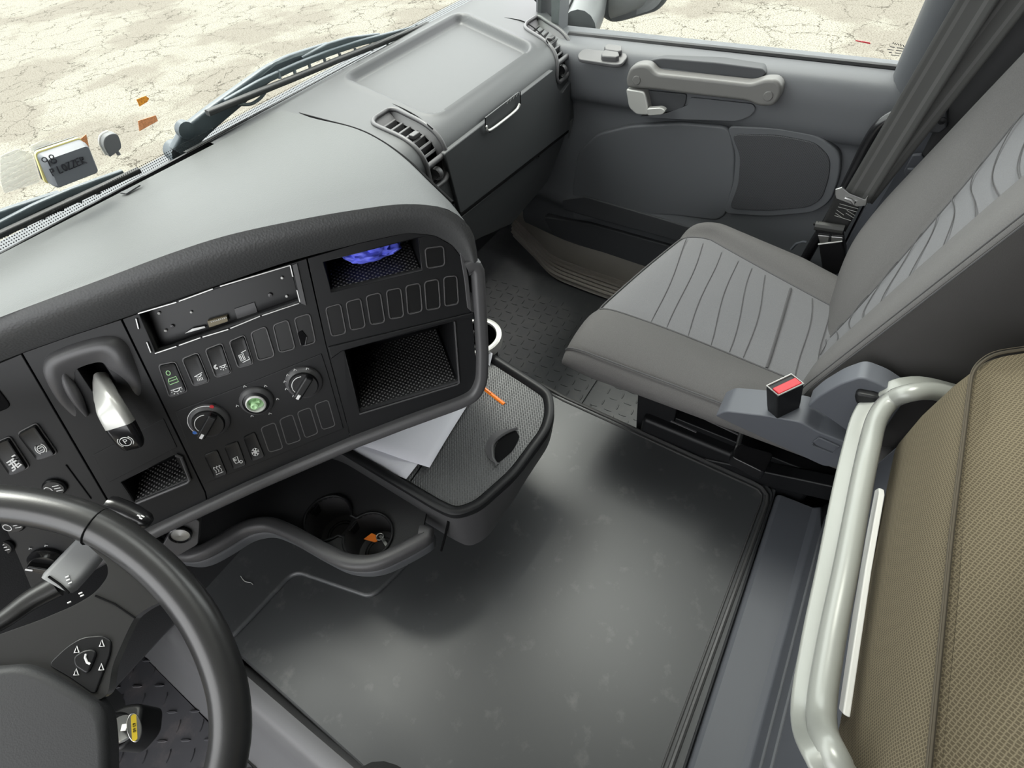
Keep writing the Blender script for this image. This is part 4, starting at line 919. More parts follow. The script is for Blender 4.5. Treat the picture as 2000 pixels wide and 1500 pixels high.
for ctr, o_ in ((c1, 1), (c2, -1)):
    wl = []
    pr = [(rw, -.006), (rw * .97, -.05), (rw * .9, -.075), (rw * .5, -.078), (.0001, -.078)]
    gw = lathe(pr, V((ctr.x, ctr.y, ZC)), (0, 0, 1), 48); oth = c2 if o_ == 1 else c1
    gw = (gw[0], [f for f in gw[1] if math.hypot(sum(gw[0][i].x for i in f) / len(f) - oth.x, sum(gw[0][i].y for i in f) / len(f) - oth.y) > rw * .99])
    mk('cup_well', [(gw, M['bezel'])], None, cc, smooth=60)
    mk('cup_ring', J(*[tube([V((ctr.x + r * cos(2 * pi * k / 28), ctr.y + r * sin(2 * pi * k / 28), ZC - .0765)) for k in range(28)], .0012, 6, True) for r in (.022, .027)]), M['black'], cc)
    mk('grip_spring', prism([V((ctr.x, ctr.y, ZC)) + (V((.02, .95, 0)) * (rw - .003)) + V((x, 0, z)) for x, z in ((-.010, -.008), (.010, -.008), (.007, -.030), (-.007, -.030))], (0, .004, 0)), M['switch'], cc, bevel=.001)
ky = thing('key_ring', PZ(735, 1053, .37), 'small keys with an orange tag lying in the nearer cup well', 'keys')
zk = ZC - .03
mk('tag', prism([PZ(a, b, zk) for a, b in ((711, 1054), (727, 1042), (735, 1046), (738, 1058), (733, 1060))], (0, 0, .003)), M['orange'], ky, bevel=.0006)
mk('ring', tube([PZ(743, 1050, zk) + V((.006 * cos(2 * pi * k / 20), .006 * sin(2 * pi * k / 20), .004)) for k in range(20)], .001, 6, True), M['steel'], ky)
for a, b in (((742, 1046), (751, 1058)), ((746, 1050), (757, 1068))):
    mk('key', bar(PZ(*a, zk + .004), PZ(*b, zk + .004), .005, .0015), M['steel'], ky, bevel=.0004)
# pale-rimmed cup holder at the right of the fascia
cr2 = PZ(930, 655, .48)
ch = thing('cup_holder', cr2, 'pale-rimmed cup holder sticking out behind the right end of the fascia', 'cup holder')
mk('rim', lathe([(.052, -.02), (.052, .0), (.048, .002), (.042, .001), (.041, -.004)], cr2, (0, 0, 1), 40), M['silver'], ch, smooth=50)
mk('cup_well', lathe([(.042, -.002), (.038, -.07), (.0001, -.072)], cr2, (0, 0, 1), 36), M['black'], ch, smooth=50)
mk('holder_arm', box(cr2 + V((.0, .06, -.03)), (.05, .08, .03)), M['bezel'], ch, bevel=.006)

# ================================================================ steering wheel, stalks, ignition key
wc0 = V((-.262, .462, .69)); wt = R_(27); WN = V((0, -sin(wt), cos(wt))); WX = V((1, 0, 0)); WY = WN.cross(WX)
def wpt(px, py, d=0): return PP(px, py, wc0 + WN * d, WN)
rimpx = [(-20, 982), (60, 990), (140, 1008), (205, 1035), (262, 1072), (318, 1120), (368, 1178), (405, 1238), (433, 1305), (448, 1370), (450, 1440), (440, 1500)]
rp_ = [wpt(a, b) for a, b in rimpx]
# circle through the visible arc, in the plane of the wheel
Sx = [((p - wc0).dot(WX), (p - wc0).dot(WY)) for p in rp_]
def fitc(S, it=400):
    cx, cy = -.0, -.02
    for _ in range(it):
        r = sum(math.hypot(x - cx, y - cy) for x, y in S) / len(S); gx = gy = 0
        for x, y in S:
            d = math.hypot(x - cx, y - cy); gx += (d - r) * (x - cx) / d; gy += (d - r) * (y - cy) / d
        cx += gx / len(S); cy += gy / len(S)
    return cx, cy, r
wcx, wcy, wr = fitc(Sx, 60)
print('WHEEL', wcx, wcy, wr)
WC = wc0 + WX * wcx + WY * wcy
sw_t = thing('steering_wheel', WC, 'black leather steering wheel with button pad on its spoke', 'steering wheel')
vis = resample(sp(rp_, 6), 60)
a0, a1 = (math.atan2((p - WC).dot(WY), (p - WC).dot(WX)) for p in (vis[0], vis[-1]))
r0, r1 = (vis[0] - WC).length, (vis[-1] - WC).length
rest = []
for k in range(1, 80):
    t = k / 80; a = a1 + (a0 - a1 - 2 * pi if a0 > a1 else a0 - a1) * t if False else a1 - (a1 - a0 + (2 * pi if a1 < a0 else 0) - 0) * 0
    span = (2 * pi - ((a0 - a1) % (2 * pi))); a = a1 - span * t
    r = lerp(r1, r0, t); rest.append(WC + WX * (r * cos(a)) + WY * (r * sin(a)))
ringp = vis[:-1] + [vis[-1]] + rest
ringp = resample(ringp + [ringp[0]], 150)[:-1]
mk('rim', tube(ringp, .0195, 18, True, up=WN, ry=.018), M['leather'], sw_t, smooth=70)
mk('rim_seam', J(*[tube([wpt(x, y) + (WN * sin(2 * pi * k / 20) * .0183 + (wpt(x, y) - WC).normalized() * cos(2 * pi * k / 20) * .0197) for k in range(20)], .0008, 5, True) for x, y in ((187, 1028),)]), M['void'], sw_t)
def wpoly(pts, r=.01, d=0): return [((p - wc0).dot(WX), (p - wc0).dot(WY)) for p in rnd([wpt(a, b, d) for a, b in pts], r, 5)]
def wf(u, w, d=0): return wc0 + WX * u + WY * w + WN * d
spk = [(170, 1062), (210, 1085), (250, 1090), (300, 1120), (345, 1168), (300, 1182), (266, 1205), (252, 1232), (222, 1300), (214, 1360), (150, 1380), (20, 1330), (-60, 1300), (-60, 1262), (0, 1240), (80, 1212), (150, 1182), (190, 1158), (215, 1125), (212, 1100)]
mk('spoke', slab(wpoly(spk, .008), wf, -.014, .004), M['leather'], sw_t, bevel=.007, bseg=4)
mk('spoke_seam', tube([wpt(a, b, .0048) for a, b in ((186, 1163), (225, 1180), (264, 1207))], .0009, 6), M['void'], sw_t)
hubp = [(-160, 1300), (0, 1300), (62, 1294), (105, 1310), (165, 1345), (214, 1377), (222, 1440), (224, 1540), (190, 1650), (60, 1760), (-200, 1800), (-330, 1600), (-300, 1400)]
mk('airbag_cover', slab(wpoly(hubp, .02), wf, -.02, .016), M['black_soft'], sw_t, bevel=.008, bseg=4)
# the other spokes and the column, mostly outside the picture
for s in ((-.12, -.02), (-.06, -.15)):
    mk('spoke', bar(WC + WX * s[0] * .5 + WY * s[1] * .5, WC + WX * s[0] * 1.5 + WY * s[1] * 1.3, .05, .014, up=WN), M['leather'], sw_t, bevel=.005)
mk('column', lathe([(.045, -.40), (.045, -.02), (.0001, -.02)], WC, WN, 24), M['black_soft'], sw_t)
bp = mk('button_pad', slab(wpoly([(98, 1298), (135, 1262), (166, 1243), (206, 1240), (222, 1250), (221, 1275), (192, 1352), (182, 1352), (140, 1322)], .006), wf, -.002, .0065), M['switch'], sw_t, bevel=.002)
mk('phone_button', slab(wpoly([(150, 1282), (170, 1268), (190, 1266), (196, 1276), (182, 1310), (174, 1314), (152, 1300)], .004), wf, .005, .0095), M['switch'], bp, bevel=.002)
mk('phone_symbol', tube([wpt(a, b, .0100) for a, b in ((168, 1277), (166, 1284), (170, 1294), (176, 1297))], .0010, 6), M['white'], bp)
for a, b in ((199, 1258), (150, 1270), (149, 1314), (198, 1304)):
    tri = [wpt(a + 6 * cos(R_(k - 90)), b + 8 * sin(R_(k - 90)), .0072) for k in (0, 125, 235)]
    mk('arrow_symbol', tube(tri, .0006, 5, True), M['white'], bp)
# right stalk under the wheel
sk = thing('control_stalk', wpt(150, 1110, -.05), 'grey control stalk behind the right side of the steering wheel', 'lever')
d_ = -.045
g = resample(sp([wpt(a, b, d_) for a, b in ((-60, 1250), (10, 1208), (60, 1172), (112, 1143))], 6), 24)
mk('stem', tube(g, .013, 14, ry=.009, up=WN, scale=[.6 + .4 * k / 23 for k in range(24)]), M['leather'], sk, smooth=60)
g = resample(sp([wpt(a, b, d_) for a, b in ((112, 1143), (150, 1102), (185, 1062), (200, 1045))], 6), 16)
gr = mk('grip', sweep(g, rrprof(.036, .020, .007), up=WN, scale=[.92, 1, 1, 1, 1, 1, 1, .99, .98, .97, .96, .95, .93, .9, .85, .72]), M['grip'], sk, smooth=60)
mk('marks', J(*[tube([wpt(a, b, d_ + .0112), wpt(a + 7, b - 3, d_ + .0112)], .0010, 6) for a, b in ((128, 1128), (130, 1134), (134, 1140), (154, 1160), (157, 1165), (132, 1178))]), M['white'], gr)
mk('grip_ring', tube([wpt(a, b, d_ + .0108) for a, b in ((95, 1126), (118, 1142), (135, 1158))], .0013, 6), M['void'], gr)
s2 = thing('indicator_stalk', wpt(260, 1003, -.07), 'short black stalk end peeking over the steering wheel rim', 'lever')
g = [wpt(210, 985, -.075), wpt(250, 1000, -.075), wpt(292, 1022, -.075)]
mk('stalk_end', tube(resample(g, 12), .012, 14, ry=.010, up=WN, scale=[.9, 1, 1, 1, 1, 1, 1, 1, .97, .93, .85, .6]), M['gloss'], s2, smooth=60)
mk('stalk_marks', J(*[tube([wpt(a, b, -.063), wpt(a + 6, b + 3, -.063)], .0008, 6) for a, b in ((268, 1006), (272, 1011), (276, 1007))]), M['white'], s2)
# ignition key with a yellow tag hanging below the wheel
kz = .50
ik = thing('ignition_key', PZ(240, 1425, kz), 'ignition key with oval yellow-striped tag in a black lock beside the steering column', 'key')
mk('lock_barrel', lathe([(.020, -.03), (.020, .0), (.016, .004), (.0001, .004)], PZ(225, 1425, kz - .02), (.6, -.5, .6), 24), M['black'], ik)
mk('lock_shroud', slab([(p.x, p.y) for p in rnd([PZ(a, b, kz - .05) for a, b in ((200, 1400), (240, 1375), (278, 1372), (272, 1425), (230, 1470), (200, 1460))], .01, 5)], fxy(kz - .05), -.05, 0), M['black'], ik, bevel=.006)
mk('key_bow', lathe([(.0001, -.004), (.014, -.004), (.015, 0), (.014, .004), (.0001, .004)], PZ(238, 1424, kz + .005), (.5, -.3, .8), 24), M['chrome'], ik, smooth=50)
mk('key_blade', bar(PZ(222, 1424, kz), PZ(250, 1420, kz + .012), .007, .003), M['chrome'], ik)
oc = PZ(262, 1421, kz + .015); on_ = (CAM - oc).normalized(); ox = (PP(277, 1421, oc, on_) - oc).normalized(); oy = (PP(262, 1390, oc, on_) - oc); oy = (oy - ox * oy.dot(ox)).normalized()
ov = [PP(262 + 15 * cos(2 * pi * k / 32) + 2 * sin(2 * pi * k / 32), 1421 + 29 * sin(2 * pi * k / 32), oc, on_) for k in range(32)]; uo = (PP(263, 1440, oc, on_) - PP(261, 1402, oc, on_)).normalized(); u1 = on_.cross(uo); sx1 = (PP(267, 1421, oc, on_) - PP(257, 1421, oc, on_)).length / 2; sy1 = (ov[8] - ov[24]).length / 2
tg_ = mk('tag', prism(ov, on_ * -.005), M['chrome'], ik, bevel=.001)
mk('tag_face', prism([oc + u1 * (x * sx1) + uo * (y * sy1 * .95) for x, y in ((-1, -.86), (0, -.95), (1, -.86), (1, .86), (0, .95), (-1, .86))], on_ * .0006), M['yellow'], tg_, label='yellow stripe on the tag')
writing('tag_lettering', '63 60', sx1 * 1.7, oc + on_ * .0009, uo, on_.cross(uo), M['black'], tg_, .0002)

# ================================================================ passenger seat
seat = thing('passenger_seat', (.84, .05, .12), 'grey cloth passenger seat with lighter striped centre panels', 'seat')
NV, y0, y1 = 44, -.24, .305
def seat_front(x): return .322 - .09 * ((x - .70) / .42 if x > .70 else (.70 - x) * .35)
def csec(v):
    """cross-section of the cushion at v in 0..1 (rear to front): list of (x, z, zone)"""
    y = lerp(y0, y1, v)
    s1, s2 = lerp(.69, .722, sst(0, 1, v)), lerp(.865, 1.03, v)
    xl_, xr_ = .562, (lerp(.96, 1.055, v / .54) if v < .54 else lerp(1.055, 1.105, (v - .54) / .46))
    top = .492
    def P(x, z): return (x, z)
    zq_ = .04 * (1 - v)
    L = [P(xl_ + .10, .400 + zq_), P(xl_ + .060, .410 + zq_), P(xl_ + .025, .430 + zq_ * .8), P(xl_ + .003, .455 + zq_ * .4), P(xl_ + .002, .480), P(xl_ + .022, .502), P(xl_ + .055, .513), P(lerp(xl_, s1, .7), .510), P(s1 - .012, top + .004), P(s1, top - .004)]
    Cn = [P(lerp(s1, s2, k), top + .006 * math.sin(pi * k)) for k in (.04, .12, .25, .38, .5, .62, .75, .88, .96)]
    Rr = [P(s2, top - .004), P(s2 + .012, top + .004), P(lerp(s2, xr_, .3), .510), P(xr_ - .04, .513), P(xr_ - .015, .498), P(xr_, .47), P(xr_ + .002, .44), P(xr_ - .01, .40), P(xr_ - .05, .375)]
    return L + Cn + Rr
secs = []
NR = 10
def cush_pt(x, z, v):
    y = lerp(y0, 1, 0)
    return None
vs_ = [k / 30 for k in range(31)]
for v in vs_:
    row = []
    for x, z in csec(v):
        yf = seat_front(x) - .075; row.append(V((x, lerp(y0, yf, v), z)))
    secs.append(row)
for k in range(1, NR + 1):
    a = pi / 2 * k / NR; row = []
    for x, z in csec(1):
        yf = seat_front(x) - .075; zb = .425
        x2 = .84 + (x - .84) * (1 - .07 * (1 - cos(a)))
        row.append(V((x2, yf + .075 * sin(a), zb + (z - zb) * (1 - .62 * (1 - cos(a)) ** 1.3) if z > zb else z + (zb - z) * (1 - cos(a)) * .6)))
    secs.append(row)
nper = len(secs[0])
vv = [p for r in secs for p in r]; fl, fp_ = [], []
for j in range(len(secs) - 1):
    for i in range(nper):
        q = (j * nper + i, j * nper + (i + 1) % nper, (j + 1) * nper + (i + 1) % nper, (j + 1) * nper + i)
        (fp_ if 9 <= i < 19 and j < len(secs) - 5 else fl).append(q)
fl.append(tuple(range(nper))[::-1]); fl.append(tuple(range((len(secs) - 1) * nper, len(secs) * nper)))
def two(name, vv, fa, ma, fb, mb, parent, extra=()):
    me_geo = [((vv, fa), ma)]
    o = mk(name, [((vv, fa + fb), ma)] , None, parent, smooth=80)
    o.data.materials.append(mb)
    for k, p in enumerate(o.data.polygons):
        if k >= len(fa): p.material_index = 1
    return o
cush = two('seat_cushion', vv, fl, M['bolster'], fp_, M['panelfab'], seat)
cush.modifiers.new('sub', 'SUBSURF').levels = 1; cush.modifiers['sub'].render_levels = 1
def on_row(j, i, lift=.0006):
    return secs[j][i] + V((0, 0, lift))
jn = len(secs) - 6
mk('panel_seam', J(*[tube([secs[j][i] + V((0, 0, .002)) for j in range(0, jn + 2)], .0022, 6) for i in (9, 19)]), M['seam'], cush)
mk('panel_seam', tube([secs[jn + 1][i] + V((0, .001, .002)) for i in range(9, 20)], .0018, 6), M['seam'], cush)
yb = lambda x: -.03 + (x - .69) * .06
def top_at(x, y):
    """height of the cushion at x, y"""
    v = min(max((y - y0) / (seat_front(x) - .075 - y0), 0), 1); c_ = csec(v)[8:21]
    for (xa, za), (xb, zb) in zip(c_, c_[1:]):
        if xa <= x <= xb: return za + (zb - za) * (x - xa) / (xb - xa)
    return .492
sl = []
for k, yc in enumerate((-.095, -.065, .025, .055, .09, .13, .17, .205)):
    pts = []
    for i in range(15):
        v = (yc - y0) / (.235 - y0); s1, s2 = lerp(.69, .722, v), lerp(.865, 1.03, v); x = lerp(s1 + .004, s2 - .004, i / 14)
        y = yc + (x - .85) * .10 + .004 * math.sin(i * .35 + k * 1.3); pts.append(V((x, y, top_at(x, y) + .0008)))
    sl.append(tube(pts, .0009, 5))
mk('stitched_line', J(*sl), M['seam'], cush)
pts = [V((x, yb(x), top_at(x, yb(x)) + .0012)) for x in [lerp(.706, .932, i / 14) for i in range(15)]]
mk('cross_seam', tube(pts, .0026, 6), M['seam'], cush)
# piping low on the side of the cushion
mk('side_seam', tube([V((secs[j][2].x - .0015, secs[j][2].y, lerp(secs[j][2].z, secs[j][3].z, .6))) for j in range(0, 1)] + [secs[j][5] + V((-.0012, 0, .0008)) for j in range(4, len(secs) - 2)], .0016, 6), M['seam'], cush)
mk('cushion_skirt', loft([[V((x, y, z)) for x, y in ((.67, -.2), (.67, .12), (.70, .20), (1.04, .17), (1.06, .10), (1.06, -.2))] for z in (.33, .415)]), M['sidefab'], seat, bevel=.02, bseg=3)
# backrest, leaning back
BO = V((.85, -.105, .47)); bl_ = R_(15.5); BL = V((0, -sin(bl_), cos(bl_))); BF = V((0, cos(bl_), sin(bl_)))
def bpt(x, h, d): return V((BO.x + x, 0, 0)) + V((0, BO.y, BO.z)) + BL * h + BF * d
def bs1(h): return lerp(-.095, -.06, sst(.0, .4, h))
def bs2(h):
    T = ((-.05, -.045), (.05, -.02), (.10, .0), (.16, .03), (.29, .10), (.36, .150), (.46, .175), (.9, .175))
    for (a, b), (c_, d) in zip(T, T[1:]):
        if a <= h <= c_: return b + (d - b) * (h - a) / (c_ - a)
    return .175
brow = []
for k in range(34):
    h = -.03 + .80 * k / 33; e = sst(-.05, .10, h); t = sst(.0, .5, h)
    w = .245 * (.94 + .06 * e); s1, s2 = bs1(h), bs2(h); wR = lerp(.135, .25, sst(-.05, .17, h))
    pr = [(-w + .03, -.13), (-w + .008, -.12), (-w - .002, -.08), (-w - .004, -.03), (-w, .015), (-w + .012, .037 * e + .006), (-w + .035, .046 * e + .006), (s1 - .03, .030 * e), (s1 - .006, .008), (s1, .002),
          (lerp(s1, s2, .1), .006), (lerp(s1, s2, .3), .010), (lerp(s1, s2, .5), .011), (lerp(s1, s2, .7), .010), (lerp(s1, s2, .9), .006), (s2, .002), (s2 + .006, .008), (s2 + .03, .030 * e), (wR - .035, .046 * e + .006), (wR - .012, .037 * e + .006), (wR, .010), (wR + .002, -.04), (wR - .01, -.11), (wR - .03, -.13)]
    brow.append([bpt(x, h, d) for x, d in pr])
nb = len(brow[0]); vv = [p for r in brow for p in r]; fA, fB, fC = [], [], []
for j in range(len(brow) - 1):
    for i in range(nb):
        q = (j * nb + i, j * nb + (i + 1) % nb, (j + 1) * nb + (i + 1) % nb, (j + 1) * nb + i)
        (fB if 9 <= i < 15 else fC if (i < 5 or i > 19) else fA).append(q)
fC += [tuple(range(nb))[::-1], tuple(range((len(brow) - 1) * nb, len(brow) * nb))]
bk = two('backrest', vv, fA + fC, M['bolster'], fB, M['panelfab'], seat); bk.data.materials.append(M['sidefab'])
for k, p in enumerate(bk.data.polygons):
    if len(fA) <= k < len(fA) + len(fC): p.material_index = 2
bk.modifiers.new('sub', 'SUBSURF').levels = 1; bk.modifiers['sub'].render_levels = 1
mk('panel_seam', J(*[tube([r[i] + BF * .002 for r in brow], .0020, 6) for i in (9, 15)]), M['seam'], bk)
mk('edge_stitching', J(*[tube([r[5] + V((o - .001, 0, 0)) + BF * (.001 + f) for r in brow], .0011, 6) for o, f in ((-.0025, -.004), (-.001, .004))]), M['seam'], bk)
bl2 = []
for k in range(14):
    pts = []
    for i in range(18):
        f = lerp(.03, .97, i / 17); h = .02 + k * .042 + .030 * (f - .5) + .016 * math.sin(f * 4 + k * 1.1); s1, s2 = bs1(h), bs2(h)
        pts.append(bpt(lerp(s1, s2, f), h, .0118 * (1 - (2 * f - 1) ** 4 * .55)))
    bl2.append(tube(pts, .0008, 5))
mk('stitched_line', J(*bl2), M['seam'], bk)
mk('back_shell', loft([[bpt(x, h, d) for x, d in ((-.235, -.115), (-.25, -.13), (-.25, -.175), (-.22, -.20), (.22, -.20), (.25, -.175), (.25, -.13), (.235, -.115))] for h in (-.02, .1, .3, .5, .74)]), M['shield'], seat, bevel=.01)
# recliner shields, knob, buckle stalk
sxp = lambda x: (lambda u, w, d: V((x - d, u, w)))
def spoly(pts, r, x=.552): return [(p.y, p.z) for p in rnd([PX(a, b, x) for a, b in pts], r, 5)]
mk('hinge_shield', slab(spoly([(1398, 806), (1420, 797), (1500, 806), (1566, 818), (1602, 838), (1668, 862), (1662, 884), (1640, 906), (1610, 904), (1500, 853)], .006), sxp(.555), -.045, .010), M['shield'], seat, bevel=.006, bseg=3)
mk('recline_shield', slab(spoly([(1574, 797), (1600, 775), (1640, 752), (1682, 738), (1725, 755), (1768, 784), (1700, 880), (1672, 858), (1596, 803)], .008), sxp(.562), -.025, .008), M['shield'], seat, bevel=.004, bseg=3)
kq = spoly([(1668, 775), (1674, 768), (1712, 775), (1735, 790), (1722, 806), (1700, 800), (1672, 790)], .006, .545)
mk('recline_knob', slab(kq, sxp(.550), -.01, .006), M['black'], seat, bevel=.005, bseg=3)
mk('shield_mark', J(*[tube([PX(a, b, .5415) for a, b in ((1590, 862), (1600, 855), (1638, 872), (1626, 886), (1590, 872), (1586, 866))], .0010, 6)]), M['shield'], seat)
# seat base and rails in shadow
mk('seat_base', box((.87, -.02, .13), (.40, .36, .24)), M['black'], seat, bevel=.01)
mk('slide_rail', bar((.70, .19, .34), (.70, -.25, .34), .03, .04), M['black'], seat, bevel=.003)
mk('slide_rail', bar((.71, .17, .25), (.71, -.25, .25), .03, .03), M['black'], seat, bevel=.003)
mk('scissor_frame', bar((.68, .16, .12), (.68, -.24, .27), .03, .05), M['black'], seat, bevel=.004)
mk('support_plate', prism([(.69, .165, .06), (.69, .19, .36), (.69, .10, .36), (.69, .08, .06)], (.02, 0, 0)), M['black'], seat, bevel=.003)
for a, b in (((1312, 772), (1376, 796)), ((1310, 822), (1360, 844)), ((1380, 820), (1445, 850))): mk('rail_highlight', tube([PX(*a, .68), PX(*b, .68)], .0022, 6), M['steel'] if a[1] < 800 else M['bezel'], seat)  # brighter tubes put in as highlights along the black rails
mk('threaded_rod', tube([PZ(1449, 842, .37), PZ(1442, 868, .322)], .0045, 8), M['chrome'], seat)
zq = .325
lb_ = rnd([PZ(a, b, zq) for a, b in ((1435, 864), (1512, 885), (1494, 924), (1429, 892))], .008, 4)
mk('lever_box', loft([[p + V((0, 0, -.03)) for p in lb_], lb_]), M['gloss'], seat, bevel=.003, bseg=3)
bu = thing('belt_buckle', PX(1535, 800, .57), 'black seat belt buckle with red release button on the inner side of the seat', 'buckle')
bt, bb = PX(1533, 752, .566), PX(1537, 806, .566) + V((0, 0, -.02)); up_ = (bt - bb).normalized()
bx = V((.75, -.62, 0)); bx = (bx - up_ * bx.dot(up_)).normalized(); by = up_.cross(bx)
Lb = (bt - bb).length
mk('body', loft([[bb + up_ * h + bx * (sx_ * w / 2) + by * (sy * t / 2) for sx_, sy in ((-1, -1), (1, -1), (1, 1), (-1, 1))] for h, w, t in ((0, .034, .020), (Lb * .5, .040, .024), (Lb, .043, .026))]), M['black'], bu, bevel=.003, bseg=3)
mk('release_button', box(bb + up_ * (Lb - .004) - by * .0 + by * (-.0045 if by.dot(CAM - bb) < 0 else .0045), (.037, .014, .014), (bx, by, up_)), M['red'], bu, bevel=.0015)
mk('slot_rim', tube([bb + up_ * (Lb + .0008) + bx * (sx_ * .020) + by * (sy * .0118) for sx_, sy in ((-1, -1), (1, -1), (1, 1), (-1, 1))], .0013, 6, True), M['silver'], bu)

# ================================================================ belt, grab handle on the door side
gh = thing('grab_handle', PX(1650, 420, 1.15), 'bent black grab tube on the wall behind the passenger door', 'handle')
mk('tube', tube(sp([PX(a, b, 1.15) for a, b in ((1775, 222), (1745, 228), (1718, 246), (1695, 280), (1668, 335), (1625, 420), (1590, 475), (1560, 530))], 6), .0115, 12), M['gloss'], gh, smooth=60)
bt_ = thing('seat_belt', PX(1650, 400, 1.12), 'dark webbing seat belt with metal tongue hanging beside the passenger seat', 'seat belt')
def strap(a, b, w, x0, x1, m, name, parent, n=20, twist=.0, sag=0, th=.0016):
    """a, b: pixel centre line points with plane x; w: width in metres"""
    A_, B_ = PX(*a, x0), PX(*b, x1)
    if m != M['tagpaper']: B_ = A_ + (B_ - A_) * ((1.41 - A_.z) / (B_.z - A_.z)); n = 40
    t = (B_ - A_).normalized(); side = t.cross((CAM - A_).normalized()).normalized(); rows = []
    N_ = 9; two_ = m == M['belt']; cols = [[] for _ in range(N_ + 1)]
    for k in range(n + 1):
        f = k / n; p = A_.lerp(B_, f) + V((0, 0, -sag * math.sin(pi * f))); nn = t.cross(side); s2_ = side * cos(twist * f) + nn * sin(twist * f)
        for c_ in range(N_ + 1):
            e = c_ / N_ - .5; cols[c_].append(p + s2_ * w * e + nn * (.0015 * (1 - 4 * e * e)))
    o = mk(name, grid(cols), m, parent, solid=th, smooth=60, fix=False); o.data.materials.append(M['belt2'])
    for q, p in enumerate(o.data.polygons): p.material_index = int(two_ and q // n in (2, 6))
    return o
strap((1672, 388), (1945, -60), .050, 1.10, 1.10, M['belt'], 'webbing', bt_, twist=.1)
strap((1682, 388), (2010, -40), .046, 1.125, 1.11, M['belt'], 'webbing', bt_, twist=.35)
bt2 = thing('seat_belt', PX(1900, 230, 1.13), 'near-black belt strap running down behind the passenger backrest', 'seat belt')
strap((1835, 330), (2060, -80), .075, 1.165, 1.165, M['black_soft'], 'webbing', bt2)
# tongue, label, lower straps and outer buckle
tq = [PX(a, b, 1.10) for a, b in ((1632, 378), (1632, 368), (1645, 364), (1660, 376), (1690, 388), (1696, 380), (1692, 400), (1675, 402), (1650, 392), (1634, 386))]
mk('tongue', prism(tq, (-.004, 0, 0)), M['chrome'], bt_, bevel=.001)
mk('tongue_tip', tube([PX(a, b, 1.095) for a, b in ((1650, 386), (1662, 390), (1668, 398), (1672, 392))], .003, 6), M['chrome'], bt_)
strap((1662, 380), (1628, 445), .048, 1.105, 1.115, M['tagpaper'], 'belt_label', bt_, th=.002)
g = []
for i, (a, b, c_) in enumerate(((1640, 399, 1676), (1637, 405, 1674), (1634, 411, 1648), (1654, 412, 1670), (1632, 417, 1646), (1652, 417, 1668), (1630, 422, 1662))):
    g.append(tube([PX(a, b - 1, 1.100), PX(c_, b + 9, 1.100)], .0005, 4))
mk('label_lines', J(*g), M['silver'], bt_)
mk('fold', tube([PX(1592, 440, 1.105), PX(1648, 448, 1.105)], .011, 10, ry=.009), M['belt'], bt_)
mk('adjuster', prism([PX(a, b, 1.105) for a, b in ((1588, 434), (1600, 432), (1602, 440), (1648, 450), (1650, 462), (1596, 456))], (-.004, 0, 0)), M['gloss'], bt_, bevel=.001)
mk('latch_plate', J(*[prism([PX(a, b, 1.10) for a, b in q], (-.003, 0, 0)) for q in (((1598, 458), (1620, 460), (1617, 472), (1602, 474)), ((1624, 461), (1646, 462), (1647, 466), (1624, 472)))]), M['chrome'], bt_, bevel=.0008)
mk('outer_buckle', prism([PX(a, b, 1.10) for a, b in ((1598, 477), (1645, 470), (1650, 490), (1650, 530), (1632, 538), (1606, 528))], (.025, 0, 0)), M['gloss'], bt_, bevel=.004)
mk('buckle_edge', tube([PX(1598, 477, 1.098), PX(1645, 471, 1.098)], .0016, 6), M['pale'], bt_)
hk = thing('coat_hook', PX(1782, 325, 1.165), 'small grey hook clip on the side panel behind the belt', 'hook')
mk('clip_plate', prism([PX(a, b, 1.163) for a, b in ((1782, 304), (1800, 302), (1806, 312), (1792, 344), (1768, 344), (1766, 334))], (.01, 0, 0)), M['shield'], hk, bevel=.002)
mk('clip_tab', prism([PX(a, b, 1.155) for a, b in ((1772, 330), (1792, 330), (1790, 340), (1770, 340))], (.008, 0, 0)), M['shield'], hk, bevel=.002)
wr_ = thing('wall_bracket', PX(1800, 250, 1.16), 'black moulded belt guide block on the side panel', 'bracket')
mk('block', prism([PX(a, b, 1.15) for a, b in ((1778, 230), (1850, 215), (1850, 250), (1835, 262), (1785, 258))], (.03, 0, 0)), M['door_dark'], wr_, bevel=.004)
mk('bolt', lathe([(.006, 0), (.006, .004), (.0001, .005)], PX(1840, 235, 1.15), (-1, 0, 0), 8), M['black'], wr_)
rw_ = thing('floor_hook', PX(1558, 478, 1.2), 'small grey cable hook near the floor behind the seat cushion', 'hook')
mk('hook', tube([PX(a, b, 1.18) for a, b in ((1545, 487), (1555, 476), (1568, 472), (1575, 473))], .003, 8), M['shield'], rw_)

# ================================================================ bunk with its silver rail
bx_ = thing('bunk_box', (.25, -.3, .3), 'dark blue-grey moulded front of the bunk behind the engine tunnel', 'storage box')
pf = [(-.149, .05), (-.149, .198), (-.156, .204), (-.215, .207), (-.226, .215), (-.226, .26), (-.219, .30), (-.215, .36), (-.216, .46), (-.225, .60), (-.30, .63), (-.9, .63), (-.9, .05)]
mk('front_panel', loft([[V((min(x, .66 if z < .25 else .585), y, z)) for y, z in pf] for x in (-.62, -.3, .0, .3, .60, .660)]), M['shield'], bx_, bevel=.004, smooth=30)
mk('panel_ridge', J(tube([V((-.5, -.2185, .300)), V((.54, -.2185, .300)), V((.60, -.224, .285))], .003, 6), tube([V((-.5, -.2145, .365)), V((.54, -.2145, .365)), V((.60, -.219, .34))], .003, 6)), M['door_grey'], bx_)
mk('dark_base', box((.95, -.62, .10), (.5, .6, .19)), M['black'], bx_)
mt = thing('bunk_mattress', (.3, -.5, .62), 'olive brown bunk mattress in patterned woven cloth', 'mattress')
